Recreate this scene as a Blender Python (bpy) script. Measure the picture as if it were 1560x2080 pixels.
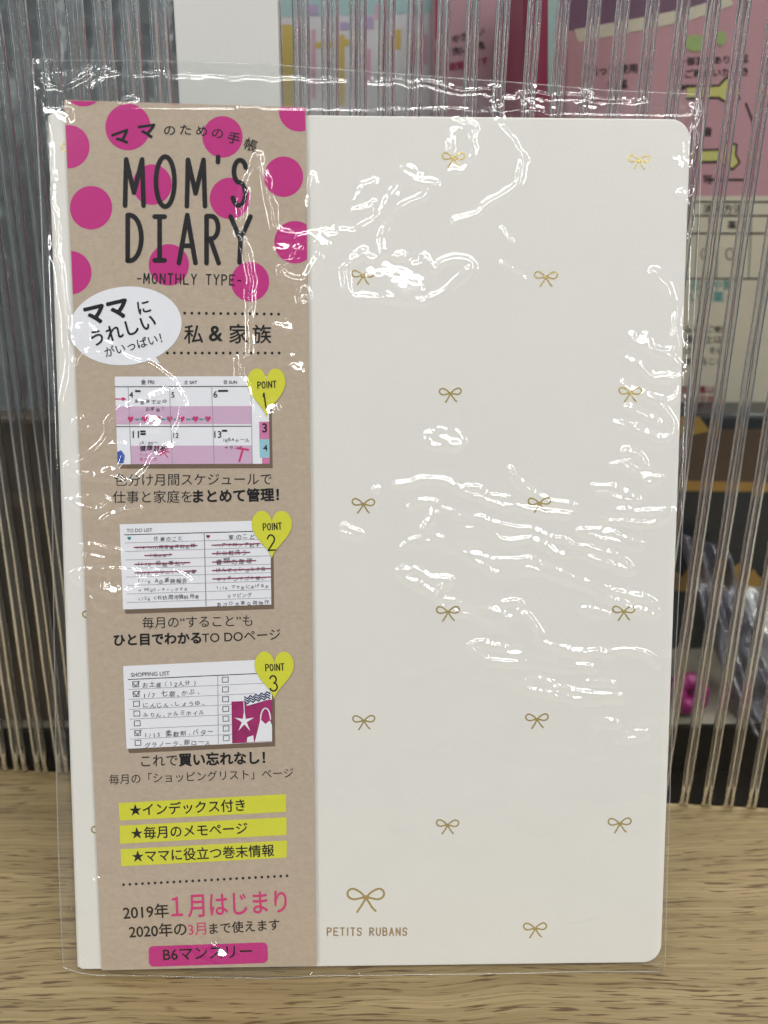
import bpy, bmesh, math, random
import numpy as np
from mathutils import Matrix, Vector
random.seed(7); rng = np.random.default_rng(5)
MM = 0.001
sc = bpy.context.scene
for o in list(bpy.data.objects): bpy.data.objects.remove(o)
COL = sc.collection

# ------------------------------------------------------------------ camera
FPX, CX, CY = 1622.0, 780.0, 1040.0            # focal length of the phone in photo pixels
RC = np.array([[9.99759433e-01, 2.17293269e-03, 2.18255426e-02],
               [-1.74680668e-04, 9.95837781e-01, -9.11432016e-02],
               [-2.19327479e-02, 9.11174631e-02, 9.95598595e-01]])   # diary frame (u,v,n) -> camera
TC = np.array([-2.74016217, -104.51598986, -183.67540396])           # mm
LEAN = math.radians(17.0)
sL, cL = math.sin(LEAN), math.cos(LEAN)
DW = np.stack([[1, 0, 0], [0, sL, cL], [0, -cL, sL]], 1)             # diary frame -> world
RW = DW @ RC.T
LIFT = 1.1
CAM = -RW @ TC + np.array([0, 0, LIFT])                               # mm, diary stands up on the folded film
cam_d = bpy.data.cameras.new("camera"); cam = bpy.data.objects.new("camera", cam_d); COL.objects.link(cam)
M = Matrix.Identity(4)
for i in range(3):
    for j in range(3): M[i][j] = RW[i, j]
    M[i][3] = CAM[i] * MM
cam.matrix_world = M
cam_d.sensor_fit = 'VERTICAL'; cam_d.sensor_height = 36.0; cam_d.lens = FPX / 2080 * 36.0
cam_d.clip_start = 0.005; cam_d.clip_end = 50
cam_d.dof.use_dof = True; cam_d.dof.focus_distance = 0.178; cam_d.dof.aperture_fstop = 12.5
sc.camera = cam

# ------------------------------------------------------------------ world and shop lamps
sc.view_settings.view_transform = 'Standard'; sc.view_settings.look = 'None'
sc.view_settings.exposure = 0.15; sc.view_settings.gamma = 1.0
world = bpy.data.worlds.new("World"); sc.world = world; world.use_nodes = True
bg = world.node_tree.nodes["Background"]
bg.inputs[0].default_value = (0.80, 0.90, 1.0, 1); bg.inputs[1].default_value = 0.08
def lamp(name, loc, target, sx, sy, power, col=(1.0, 0.985, 0.94)):
    d = bpy.data.lights.new(name, 'AREA'); d.shape = 'RECTANGLE'; d.size = sx; d.size_y = sy
    d.energy = power; d.color = col
    o = bpy.data.objects.new(name, d); COL.objects.link(o); o.location = loc
    o.rotation_euler = (Vector(target) - Vector(loc)).to_track_quat('-Z', 'Y').to_euler()
    return o
# ceiling fixtures of the shop, 2.4 m over the shelf: rows across and front to back, the last ones added for effect
def fixture(x, y, lx, ly, radiance, z=2.3, rot=0.0):
    d = bpy.data.lights.new('ceiling_lamp', 'AREA'); d.shape = 'RECTANGLE'; d.size = lx; d.size_y = ly
    d.energy = radiance * math.pi * lx * ly; d.color = (1.0, 0.995, 0.97)
    o = bpy.data.objects.new('ceiling_lamp', d); COL.objects.link(o); o.location = (x, y, z); o.rotation_euler = (0, 0, math.radians(rot))
RAD = 25.0
fixture(0.2, -1.55, 1.8, 0.21, RAD)                 # row across, just behind the photographer
fixture(-1.5, -1.4, 0.125, 2.4, RAD)                 # rows along the aisle
fixture(1.6, -1.4, 0.125, 2.4, RAD)
fixture(0.3, -0.75, 1.6, 0.13, RAD)
for sgn in (-1, 1): fixture(sgn * 5.2, -5.6, 0.36, 8.0, RAD, 2.3, -sgn * -43)   # long side rows, added so upright creases in the film catch a glint
fixture(0.1, 1.0, 2.4, 0.18, RAD * 1.6)                   # row added beyond the shelf to throw the diary's shadow forward
sc.cycles.transparent_max_bounces = 32
sc.cycles.max_bounces = 12; sc.cycles.transmission_bounces = 10; sc.cycles.glossy_bounces = 5
sc.cycles.sample_clamp_indirect = 4.0
sc.cycles.caustics_reflective = False; sc.cycles.caustics_refractive = False

# ------------------------------------------------------------------ tracing: a photo pixel to a point on a real plane
def ray(px, py): return RW @ np.array([(px - CX) / FPX, -(py - CY) / FPX, -1.0])
CL = DW.T @ (CAM - np.array([0, 0, LIFT]))           # camera in diary frame (u,v,n)
def on_diary(px, py, n=0.0):
    d = DW.T @ ray(px, py); k = (n - CL[2]) / d[2]
    q = CL + k * d
    return q[0], q[1]
def loc_diary(px, py, n=0.0):
    u, v = on_diary(px, py, n); return (u * MM, -n * MM, v * MM)
def at_depth(px, py, Y):
    d = ray(px, py); k = (Y - CAM[1]) / d[1]; q = CAM + k * d
    return q
def on_shelf(px, py, z=0.0):
    d = ray(px, py); k = (z - CAM[2]) / d[2]; return CAM + k * d

# ------------------------------------------------------------------ materials
def mat(name, col, rough=0.5, metal=0.0, spec=0.5, bump=None, var=None, coat=0.0):
    m = bpy.data.materials.new(name); m.use_nodes = True
    nt = m.node_tree; b = nt.nodes["Principled BSDF"]
    b.inputs["Base Color"].default_value = (*col, 1); b.inputs["Roughness"].default_value = rough
    b.inputs["Metallic"].default_value = metal; b.inputs["Specular IOR Level"].default_value = spec
    b.inputs["Coat Weight"].default_value = coat
    tc = nt.nodes.new("ShaderNodeTexCoord")
    if var:                                        # (scale, amount[, detail, stretch])
        nz = nt.nodes.new("ShaderNodeTexNoise"); nz.inputs["Scale"].default_value = var[0]
        nz.inputs["Detail"].default_value = 8
        nt.links.new(tc.outputs["Object"], nz.inputs["Vector"])
        mx = nt.nodes.new("ShaderNodeMix"); mx.data_type = 'RGBA'
        mx.inputs[6].default_value = (*[c * (1 - var[1]) for c in col], 1)
        mx.inputs[7].default_value = (*[min(1, c * (1 + var[1])) for c in col], 1)
        nt.links.new(nz.outputs["Fac"], mx.inputs[0]); nt.links.new(mx.outputs[2], b.inputs["Base Color"])
    if bump:                                       # (scale, strength, distance)
        nb = nt.nodes.new("ShaderNodeTexNoise"); nb.inputs["Scale"].default_value = bump[0]
        nb.inputs["Detail"].default_value = 4
        nt.links.new(tc.outputs["Object"], nb.inputs["Vector"])
        bp = nt.nodes.new("ShaderNodeBump"); bp.inputs["Strength"].default_value = bump[1]
        bp.inputs["Distance"].default_value = bump[2]
        nt.links.new(nb.outputs["Fac"], bp.inputs["Height"]); nt.links.new(bp.outputs["Normal"], b.inputs["Normal"])
    return m

def film_mat(name, rough, f0, haze, tint=(1, 1, 1), bump=None, soft=0.18):
    """thin clear film: lets light straight through, mirrors at the Schlick share, a trace of milky scatter"""
    m = bpy.data.materials.new(name); m.use_nodes = True; nt = m.node_tree
    nt.nodes.remove(nt.nodes["Principled BSDF"]); out = nt.nodes["Material Output"]
    tr = nt.nodes.new("ShaderNodeBsdfTransparent"); tr.inputs[0].default_value = (*tint, 1)
    df = nt.nodes.new("ShaderNodeBsdfDiffuse"); df.inputs[0].default_value = (0.8, 0.82, 0.84, 1)
    gl = nt.nodes.new("ShaderNodeBsdfGlossy"); gl.inputs["Roughness"].default_value = rough
    lw = nt.nodes.new("ShaderNodeLayerWeight"); lw.inputs["Blend"].default_value = 0.5
    pw = nt.nodes.new("ShaderNodeMath"); pw.operation = 'POWER'; pw.inputs[1].default_value = 5
    ma = nt.nodes.new("ShaderNodeMath"); ma.operation = 'MULTIPLY_ADD'
    ma.inputs[1].default_value = 0.6; ma.inputs[2].default_value = f0
    nt.links.new(lw.outputs["Facing"], pw.inputs[0]); nt.links.new(pw.outputs[0], ma.inputs[0])
    m1 = nt.nodes.new("ShaderNodeMixShader"); m1.inputs[0].default_value = haze
    nt.links.new(tr.outputs[0], m1.inputs[1]); nt.links.new(df.outputs[0], m1.inputs[2])
    g2 = nt.nodes.new("ShaderNodeBsdfGlossy"); g2.inputs["Roughness"].default_value = rough * 6
    mg = nt.nodes.new("ShaderNodeMixShader"); mg.inputs[0].default_value = soft
    nt.links.new(gl.outputs[0], mg.inputs[1]); nt.links.new(g2.outputs[0], mg.inputs[2])
    m2 = nt.nodes.new("ShaderNodeMixShader"); nt.links.new(ma.outputs[0], m2.inputs[0])
    nt.links.new(m1.outputs[0], m2.inputs[1]); nt.links.new(mg.outputs[0], m2.inputs[2])
    nt.links.new(m2.outputs[0], out.inputs[0])
    if bump:
        tc = nt.nodes.new("ShaderNodeTexCoord"); nb = nt.nodes.new("ShaderNodeTexNoise")
        nb.inputs["Scale"].default_value = bump[0]; nb.inputs["Detail"].default_value = 3
        nt.links.new(tc.outputs["Object"], nb.inputs["Vector"])
        bp = nt.nodes.new("ShaderNodeBump"); bp.inputs["Strength"].default_value = bump[1]
        bp.inputs["Distance"].default_value = bump[2]
        nt.links.new(nb.outputs["Fac"], bp.inputs["Height"]); nt.links.new(bp.outputs["Normal"], gl.inputs["Normal"])
    return m

def wood_mat():
    m = bpy.data.materials.new("oak_laminate"); m.use_nodes = True; nt = m.node_tree; N = nt.nodes; Lk = nt.links
    b = N["Principled BSDF"]; b.inputs["Roughness"].default_value = 0.42; b.inputs["Specular IOR Level"].default_value = 0.35
    tc = N.new("ShaderNodeTexCoord")
    def mapn(s, r=0.0, off=(0, 0, 0)):
        mp = N.new("ShaderNodeMapping"); mp.inputs["Scale"].default_value = s; mp.inputs["Rotation"].default_value = (0, 0, r)
        mp.inputs["Location"].default_value = off
        return mp
    def noise(vec, scale, det, rough=0.6, dist=0.0):
        n = N.new("ShaderNodeTexNoise"); n.inputs["Scale"].default_value = scale; n.inputs["Detail"].default_value = det
        n.inputs["Roughness"].default_value = rough; n.inputs["Distortion"].default_value = dist
        Lk.new(vec, n.inputs["Vector"]); return n
    def ramp(f, stops):
        r = N.new("ShaderNodeValToRGB"); e = r.color_ramp.elements
        while len(e) < len(stops): e.new(0.5)
        for k, (p, c) in enumerate(stops): e[k].position = p; e[k].color = (*c, 1) if len(c) == 3 else c
        Lk.new(f, r.inputs[0]); return r
    def mix(f, a, bb, mode='MIX'):
        x = N.new("ShaderNodeMix"); x.data_type = 'RGBA'; x.blend_type = mode
        if isinstance(f, float): x.inputs[0].default_value = f
        else: Lk.new(f, x.inputs[0])
        for i, v in ((6, a), (7, bb)):
            if isinstance(v, tuple): x.inputs[i].default_value = (*v, 1)
            else: Lk.new(v, x.inputs[i])
        return x.outputs[2]
    # slow drift of the grain direction
    w = noise(tc.outputs["Object"], 14, 2)
    wv = N.new("ShaderNodeVectorMath"); wv.operation = 'MULTIPLY_ADD'
    wv.inputs[1].default_value = (0, 0.012, 0); Lk.new(w.outputs["Color"], wv.inputs[0]); Lk.new(tc.outputs["Object"], wv.inputs[2])
    m1 = mapn((9, 200, 60)); Lk.new(wv.outputs[0], m1.inputs[0])
    n1 = noise(m1.outputs[0], 1.0, 6, 0.6)
    base = ramp(n1.outputs["Fac"], [(0.25, (0.19, 0.135, 0.062)), (0.5, (0.285, 0.212, 0.104)), (0.75, (0.37, 0.285, 0.15))])
    m1b = mapn((22, 1500, 60)); Lk.new(wv.outputs[0], m1b.inputs[0])
    n1b = noise(m1b.outputs[0], 1.0, 4, 0.7)
    fine = ramp(n1b.outputs["Fac"], [(0.33, (0.60, 0.57, 0.50)), (0.56, (1, 1, 1))])
    c = mix(0.8, base.outputs[0], fine.outputs[0], 'MULTIPLY')
    # dark pore dashes
    m2 = mapn((100, 1700, 60), 0.03, (3.1, 1.7, 0)); Lk.new(wv.outputs[0], m2.inputs[0])
    n2 = noise(m2.outputs[0], 1.0, 2.0, 0.5, 0.1)
    m3 = mapn((16, 70, 30), 0, (9, 4, 2)); Lk.new(wv.outputs[0], m3.inputs[0])
    n3 = noise(m3.outputs[0], 1.0, 2)
    am = N.new("ShaderNodeMath"); am.operation = 'MULTIPLY_ADD'; am.inputs[1].default_value = 0.35
    Lk.new(n3.outputs["Fac"], am.inputs[0]); Lk.new(n2.outputs["Fac"], am.inputs[2])
    dash = ramp(am.outputs[0], [(0.745, (0, 0, 0)), (0.82, (1, 1, 1))])
    c = mix(dash.outputs[0], c, (0.105, 0.062, 0.027))
    Lk.new(c, b.inputs["Base Color"])
    bp = N.new("ShaderNodeBump"); bp.inputs["Strength"].default_value = 0.25; bp.inputs["Distance"].default_value = 0.0004
    bp.invert = True
    Lk.new(dash.outputs[0], bp.inputs["Height"]); Lk.new(bp.outputs[0], b.inputs["Normal"])
    return m

def kraft_mat():
    m = mat("kraft_paper", (0.49, 0.40, 0.31), 0.75, spec=0.2, var=(900, 0.10), bump=(2500, 0.12, 0.0001))
    nt = m.node_tree; b = nt.nodes["Principled BSDF"]
    src = b.inputs["Base Color"].links[0].from_socket
    tc = nt.nodes.new("ShaderNodeTexCoord"); mp = nt.nodes.new("ShaderNodeMapping")
    mp.inputs["Scale"].default_value = (500, 500, 1300); mp.inputs["Rotation"].default_value = (0, 0.5, 0)
    nz = nt.nodes.new("ShaderNodeTexNoise"); nz.inputs["Scale"].default_value = 1; nz.inputs["Detail"].default_value = 6
    nz.inputs["Distortion"].default_value = 1.5
    nt.links.new(tc.outputs["Object"], mp.inputs[0]); nt.links.new(mp.outputs[0], nz.inputs["Vector"])
    r = nt.nodes.new("ShaderNodeValToRGB"); r.color_ramp.elements[0].position = 0.3; r.color_ramp.elements[1].position = 0.7
    r.color_ramp.elements[0].color = (0.93, 0.92, 0.91, 1); r.color_ramp.elements[1].color = (1.03, 1.03, 1.03, 1)
    nt.links.new(nz.outputs["Fac"], r.inputs[0])
    mx = nt.nodes.new("ShaderNodeMix"); mx.data_type = 'RGBA'; mx.blend_type = 'MULTIPLY'; mx.inputs[0].default_value = 1
    nt.links.new(src, mx.inputs[6]); nt.links.new(r.outputs[0], mx.inputs[7]); nt.links.new(mx.outputs[2], b.inputs["Base Color"])
    return m

K = {}
K['cover'] = mat("cream_leatherette", (0.77, 0.755, 0.71), 0.5, spec=0.35, var=(60, 0.02), bump=(1500, 0.25, 0.00014))
K['page'] = mat("paper_edge", (0.75, 0.72, 0.64), 0.8)
K['gold'] = mat("gold_foil", (0.70, 0.55, 0.20), 0.26, metal=0.6, bump=(2500, 0.5, 0.0002))
K['goldink'] = mat("gold_lettering", (0.50, 0.36, 0.20), 0.38, metal=0.5)
K['kraft'] = kraft_mat()
K['magenta'] = mat("magenta_ink", (0.52, 0.026, 0.215), 0.7, spec=0.2, var=(1200, 0.08))
K['pinkink'] = mat("pink_ink", (0.60, 0.035, 0.17), 0.7, spec=0.2)
K['ink'] = mat("black_ink", (0.007, 0.006, 0.007), 0.7, spec=0.2)
K['grey'] = mat("grey_ink", (0.10, 0.10, 0.11), 0.7, spec=0.2)
K['line'] = mat("pale_line_ink", (0.30, 0.30, 0.33), 0.7, spec=0.2)
K['red'] = mat("dark_red_ink", (0.25, 0.015, 0.06), 0.7, spec=0.2)
K['yellow'] = mat("yellow_ink", (0.66, 0.66, 0.045), 0.7, spec=0.2, var=(900, 0.05))
K['paper'] = mat("white_print", (0.82, 0.83, 0.88), 0.7, spec=0.2)
K['lilac'] = mat("lilac_print", (0.62, 0.42, 0.58), 0.7, spec=0.2)
K['hotpink'] = mat("tab_pink", (0.62, 0.20, 0.38), 0.7, spec=0.2)
K['sky'] = mat("tab_blue", (0.30, 0.56, 0.66), 0.7, spec=0.2)
K['blue'] = mat("blue_ink", (0.05, 0.10, 0.42), 0.7, spec=0.2)
K['navy'] = mat("navy_ink", (0.03, 0.045, 0.12), 0.7, spec=0.2)
K['teal'] = mat("teal_ink", (0.05, 0.28, 0.28), 0.7, spec=0.2)
K['kraftdark'] = mat("brown_shadow_print", (0.17, 0.12, 0.08), 0.75, spec=0.2)
K['film'] = film_mat("clear_film", 0.038, 0.115, 0.006, bump=(260, 0.05, 0.0006))
K['backfilm'] = film_mat("clear_back_film", 0.09, 0.06, 0.03)
K['seam'] = film_mat("film_seam", 0.2, 0.16, 0.12)
K['white'] = mat("white_plastic_strip", (0.60, 0.60, 0.575), 0.45, bump=(600, 0.15, 0.0003), var=(30, 0.03))
K['wood'] = wood_mat()
K['black'] = mat("gap_shade_black", (0.006, 0.005, 0.004), 0.8, spec=0.1)  # near-black tone standing in for the shade behind the panel's foot
K['sheet'] = film_mat("clear_polycarbonate", 0.07, 0.025, 0.004, (0.97, 0.98, 0.97))

# ------------------------------------------------------------------ object helpers
def mesh_obj(name, verts, faces, m, parent=None, smooth=False):
    me = bpy.data.meshes.new(name); me.from_pydata([tuple(map(float, v)) for v in verts], [], faces); me.update()
    if m: me.materials.append(m)
    if smooth: me.polygons.foreach_set("use_smooth", [True] * len(me.polygons))
    o = bpy.data.objects.new(name, me); COL.objects.link(o)
    if parent: o.parent = parent
    return o
def thing(o, label, cat, group=None):
    o["label"] = label; o["category"] = cat
    if group: o["group"] = group
    return o
def empty(name, label, cat, mtx, group=None):
    o = bpy.data.objects.new(name, None); COL.objects.link(o); o.matrix_world = mtx; o.empty_display_size = 0.01
    return thing(o, label, cat, group)
def struct(o): o["kind"] = "structure"; return o
def bevel_mesh(o, w, seg=2):
    bm = bmesh.new(); bm.from_mesh(o.data)
    es = [e for e in bm.edges if len(e.link_faces) == 2 and e.calc_face_angle(0) > 0.6]
    bmesh.ops.bevel(bm, geom=es, offset=w, segments=seg, affect='EDGES', profile=0.5)
    bmesh.ops.recalc_face_normals(bm, faces=bm.faces)
    bm.to_mesh(o.data); bm.free()
def prism(name, poly, d0, d1, m, parent=None, bev=0.0, axis='Y', seg=2):
    """poly = (a,b) pairs in metres in the plane, extruded from d0 to d1 along the axis"""
    n = len(poly)
    if axis == 'Y': vs = [(a, d0, b) for a, b in poly] + [(a, d1, b) for a, b in poly]
    else: vs = [(a, b, d0) for a, b in poly] + [(a, b, d1) for a, b in poly]
    fs = [list(range(n)), list(range(2 * n - 1, n - 1, -1))] + [[i, i + n, (i + 1) % n + n, (i + 1) % n] for i in range(n)]
    o = mesh_obj(name, vs, fs, m, parent)
    bm = bmesh.new(); bm.from_mesh(o.data); bmesh.ops.recalc_face_normals(bm, faces=bm.faces); bm.to_mesh(o.data); bm.free()
    if bev: bevel_mesh(o, bev, seg)
    return o
def rrect(x0, y0, x1, y1, r, n=8):
    """r = radii bl, br, tr, tl"""
    out = []
    for (cx, cy, rr, a0) in ((x0, y0, r[0], 180), (x1, y0, r[1], 270), (x1, y1, r[2], 0), (x0, y1, r[3], 90)):
        sx = 1 if cx == x0 else -1; sy = 1 if cy == y0 else -1
        for k in range(n + 1):
            a = math.radians(a0 + 90 * k / n)
            out.append((cx + sx * rr + rr * math.cos(a), cy + sy * rr + rr * math.sin(a)))
    return out
DM = Matrix(((1, 0, 0, 0), (0, cL, sL, 0), (0, -sL, cL, LIFT * MM), (0, 0, 0, 1)))  # (u, -n, v) -> world

class Ink:
    """flat printed shapes, traced in photo pixels and laid on a real plane by mapper(px, py, layer_mm)"""
    def __init__(s, mapper): s.v = []; s.f = []; s.map = mapper
    def poly(s, pts, n):
        k = len(s.v); s.v += [s.map(x, y, n) for x, y in pts]; s.f.append(list(range(k, k + len(pts))))
    def raw(s, pts, faces, n):
        k = len(s.v); s.v += [s.map(x, y, n) for x, y in pts]; s.f += [[i + k for i in f] for f in faces]
    def build(s, name, m, parent): return mesh_obj(name, s.v, s.f, m, parent)
def on_card(px, py, n): return loc_diary(px, py, 0.87 + n)
def on_cover(px, py, n): return loc_diary(px, py, 0.02 + n)

def capsule(p, q, w, n=6):
    dx, dy = q[0] - p[0], q[1] - p[1]; L = math.hypot(dx, dy) or 1e-6
    a = math.atan2(dy, dx); r = w / 2; out = []
    for k in range(n + 1):
        t = a + math.pi / 2 + math.pi * k / n; out.append((p[0] + r * math.cos(t), p[1] + r * math.sin(t)))
    for k in range(n + 1):
        t = a - math.pi / 2 + math.pi * k / n; out.append((q[0] + r * math.cos(t), q[1] + r * math.sin(t)))
    return out
CNT = [0]
def strokes(ink, lines, w, n):
    for ln in lines:
        for p, q in zip(ln, ln[1:]):
            CNT[0] += 1; ink.poly(capsule(p, q, w), n + 0.003 * (CNT[0] % 7))
def arc(cx, cy, rx, ry, a0, a1, n=12):
    return [(cx + rx * math.cos(math.radians(a0 + (a1 - a0) * k / n)), cy + ry * math.sin(math.radians(a0 + (a1 - a0) * k / n))) for k in range(n + 1)]
GL = {  # hand-drawn capitals in a unit box, y up
 'A': [[(0, 0), (.5, 1), (1, 0)], [(.2, .36), (.8, .36)]],
 'B': [[(0, 0), (0, 1)], [(0, 1)] + arc(.45, .77, .45, .23, 90, -90) + [(0, .54)], [(0, .54)] + arc(.5, .27, .5, .27, 90, -90) + [(0, 0)]],
 'D': [[(0, 0), (0, 1)], [(0, 1)] + arc(.15, .5, .85, .5, 90, -90) + [(0, 0)]],
 'E': [[(1, 1), (0, 1), (0, 0), (1, 0)], [(0, .52), (.8, .52)]],
 'H': [[(0, 0), (0, 1)], [(1, 0), (1, 1)], [(0, .5), (1, .5)]],
 'I': [[(.5, 0), (.5, 1)]],
 'J': [[(.5, 0), (.5, 1)], [(0, 1), (1, 1)], [(0, 0), (1, 0)]],
 'L': [[(0, 1), (0, 0), (1, 0)]],
 'M': [[(0, 0), (.06, 1), (.48, .28), (.92, 1), (1, 0)]],
 'N': [[(0, 0), (0, 1), (1, 0), (1, 1)]],
 'O': [arc(.5, .5, .5, .5, 90, 450, 24)],
 'P': [[(0, 0), (0, 1)], [(0, 1)] + arc(.4, .74, .6, .26, 90, -90) + [(0, .48)]],
 'R': [[(0, 0), (0, 1)], [(0, 1)] + arc(.4, .76, .55, .24, 90, -90) + [(0, .52)], [(.3, .52), (1, 0)]],
 'S': [arc(.55, .75, .5, .25, 20, 250, 12) + arc(.45, .26, .52, .26, 70, -160, 12)],
 'T': [[(0, 1), (1, 1)], [(.5, 0), (.5, 1)]],
 'U': [[(0, 1)] + arc(.5, .35, .5, .35, 180, 360) + [(1, 1)]],
 'Y': [[(0, 1), (.5, .5), (1, 1)], [(.5, .5), (.45, 0)]],
 '-': [[(0, .45), (1, .45)]], "'": [[(.5, 1), (.45, .82)]],
 '1': [[(.2, .8), (.5, 1), (.5, 0)]],
 '2': [arc(.5, .72, .5, .28, 170, -30, 10) + [(0, 0), (1, 0)]],
 '3': [arc(.45, .76, .45, .24, 160, -80, 10), arc(.45, .27, .52, .27, 80, -160, 10)]}
def hand(ink, s, x0, y0, x1, y1, h, w, n, adv=1.0, gap=.45, widths={}):
    """stroke lettering along a baseline (x0,y0)-(x1,y1) in pixels"""
    tot = 0; spec = []
    for ch in s:
        cw = widths.get(ch, {' ': .8, 'I': .25, "'": .25, '-': .7, 'M': 1.15, '1': .5}.get(ch, 1.0)); spec.append((ch, tot, cw)); tot += cw + gap
    tot -= gap; L = math.hypot(x1 - x0, y1 - y0); sx = L / tot; ux, uy = (x1 - x0) / L, (y1 - y0) / L
    for ch, t, cw in spec:
        if ch == ' ': continue
        lines = [[(x0 + (t + a * cw) * sx * ux + b * h * uy, y0 + (t + a * cw) * sx * uy - b * h * ux) for a, b in ln] for ln in GL[ch]]
        strokes(ink, lines, w, n)

TXT = {}
def text_mesh(s, bold):
    key = (s, bold)
    if key not in TXT:
        cu = bpy.data.curves.new("t", 'FONT'); cu.body = s; cu.size = 1.0; cu.offset = bold; cu.resolution_u = 4
        o = bpy.data.objects.new("t", cu); COL.objects.link(o)
        dg = bpy.context.evaluated_depsgraph_get(); dg.update()
        me = bpy.data.meshes.new_from_object(o.evaluated_get(dg))
        vs = np.array([v.co[:2] for v in me.vertices]); fs = [list(p.vertices) for p in me.polygons]
        bpy.data.objects.remove(o); bpy.data.curves.remove(cu); bpy.data.meshes.remove(me)
        TXT[key] = (vs, fs)
    return TXT[key]
def text(ink, s, x0, y0, x1, y1, n, bold=0.0, h=None, shear=0.0):
    """fit a line of type between two baseline pixels; h = em height in pixels when it is not the natural one"""
    vs, fs = text_mesh(s, 0.0)
    if len(vs) == 0: return
    a, b = vs[:, 0].min(), vs[:, 0].max(); L = math.hypot(x1 - x0, y1 - y0); k = L / (b - a)
    ux, uy = (x1 - x0) / L, (y1 - y0) / L; ky = k if h is None else h
    shifts = [(0, 0)] if bold < .004 else [(c_ * bold, s_ * bold) for c_, s_ in ((-1, 0), (1, 0), (0, -1), (0, 1), (-.7, -.7), (.7, .7), (-.7, .7), (.7, -.7))][:4 if bold < .02 else 8]
    for j, (sx, sy) in enumerate(shifts):
        pts = []
        for x, y in vs:
            X = (x + sx - a) * k + shear * y * ky; Y = (y + sy) * ky
            pts.append((x0 + X * ux + Y * uy, y0 + X * uy - Y * ux))
        ink.raw(pts, fs, n + .003 * j)
def clip(poly, reg):
    """keep the share of a polygon inside a convex region (pixels, clockwise on screen)"""
    out = poly
    for (ax, ay), (bx, by) in zip(reg, reg[1:] + reg[:1]):
        src, out = out, []
        ins = lambda p: (bx - ax) * (p[1] - ay) - (by - ay) * (p[0] - ax) >= 0
        for i in range(len(src)):
            p, q = src[i], src[(i + 1) % len(src)]; ip, iq = ins(p), ins(q)
            if ip: out.append(p)
            if ip != iq:
                d1 = (bx - ax) * (p[1] - ay) - (by - ay) * (p[0] - ax); d2 = (bx - ax) * (q[1] - ay) - (by - ay) * (q[0] - ax)
                t = d1 / (d1 - d2); out.append((p[0] + t * (q[0] - p[0]), p[1] + t * (q[1] - p[1])))
        if not out: return []
    return out
def circle(cx, cy, rx, ry=None, n=40): return arc(cx, cy, rx, ry or rx, 0, 360 - 360 / n, n - 1)

# ------------------------------------------------------------------ the setting: shelf in front, panel line, deck behind
PA, PB = on_shelf(50, 1565), on_shelf(1520, 1640)
pd = (PB - PA) / np.linalg.norm(PB - PA)
def along(x): return PA + pd * ((x - PA[0]) / pd[0])
b0, b1 = along(-420) * MM, along(420) * MM
struct(prism('shelf', [(-.42, -.06), (.42, -.06), (b1[0], b1[1]), (b0[0], b0[1])], -0.018, 0.0, K['wood'], axis='Z'))
VP = RW @ np.array([(734 - CX) / FPX, -(6023 - CY) / FPX, -1.0]); UP = -VP / np.linalg.norm(VP)
DECK_Y = 80.0
zd = float(at_depth(780, 1484, DECK_Y)[2])
struct(prism('gap_floor', [(b0[0], b0[1] + .0005), (b1[0], b1[1] + .0005), (.42, .30), (-.42, .30)], -0.03, -0.012, K['black'], axis='Z'))  # floor of the gap, its shade put into the black colour
dk = mat("deck_laminate", (0.36, 0.33, 0.26), 0.5, var=(40, 0.1))
struct(prism('back_shelf', [(-.42, (DECK_Y + 2) * MM), (.42, (DECK_Y + 2) * MM), (.42, .30), (-.42, .30)], zd * MM - .012, zd * MM, dk, axis='Z'))
thing(prism('shaded_shelf_edge', [(-.42, DECK_Y * MM), (.42, DECK_Y * MM), (.42, (DECK_Y + 1.9) * MM), (-.42, (DECK_Y + 1.9) * MM)], -.012, zd * MM + .0005, K['black'], axis='Z'),  # shelf front coloured near black in place of the shade on it
      'front edge of the rear shelf behind the clear panel, coloured black for its shade', 'shelf edge')
struct(prism('shop_floor', [(-6, -9), (6, -9), (6, .05), (-6, .05)], -1.03, -1.0, mat("vinyl_floor", (0.26, 0.235, 0.21), 0.6, var=(3, .1)), axis='Z'))
struct(prism('back_wall', [(-.6, .30), (.6, .30), (.6, .31), (-.6, .31)], -.05, .45, mat("grey_wall", (0.22, 0.23, 0.24), 0.7, var=(9, .1)), axis='Z'))

# ------------------------------------------------------------------ clear ribbed panel
X = pd; Z = UP - X * (UP @ X); Z /= np.linalg.norm(Z); Yv = np.cross(Z, X)
PO = along(0.0)
PMX = Matrix.Identity(4)
for i in range(3): PMX[i][0], PMX[i][1], PMX[i][2], PMX[i][3] = X[i], Yv[i], Z[i], PO[i] * MM
def on_panel(px, py, back=0.0):
    d = ray(px, py); k = ((PO + Yv * back - CAM) @ Yv) / (d @ Yv); q = CAM + k * d - PO
    return q @ X, q @ Z
panel = empty('ribbed_panel', 'clear plastic divider panel with upright ribs standing behind the diary', 'divider panel', PMX)
PW, PH = 0.30, 0.33
mesh_obj('front_sheet', [(-PW, 0, .0005), (PW, 0, .0005), (PW, 0, PH), (-PW, 0, PH)], [[0, 1, 2, 3]], K['sheet'], panel)
gl = bpy.data.materials.new("rib_plastic"); gl.use_nodes = True
nt = gl.node_tree; nt.nodes.remove(nt.nodes["Principled BSDF"])
g = nt.nodes.new("ShaderNodeBsdfGlass"); g.inputs["IOR"].default_value = 1.45; g.inputs["Roughness"].default_value = 0.05
g.inputs["Color"].default_value = (1, 1, 1, 1)
dfr = nt.nodes.new("ShaderNodeBsdfDiffuse"); dfr.inputs[0].default_value = (.8, .82, .82, 1)
mxr = nt.nodes.new("ShaderNodeMixShader"); mxr.inputs[0].default_value = .03
nt.links.new(g.outputs[0], mxr.inputs[1]); nt.links.new(dfr.outputs[0], mxr.inputs[2])
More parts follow.
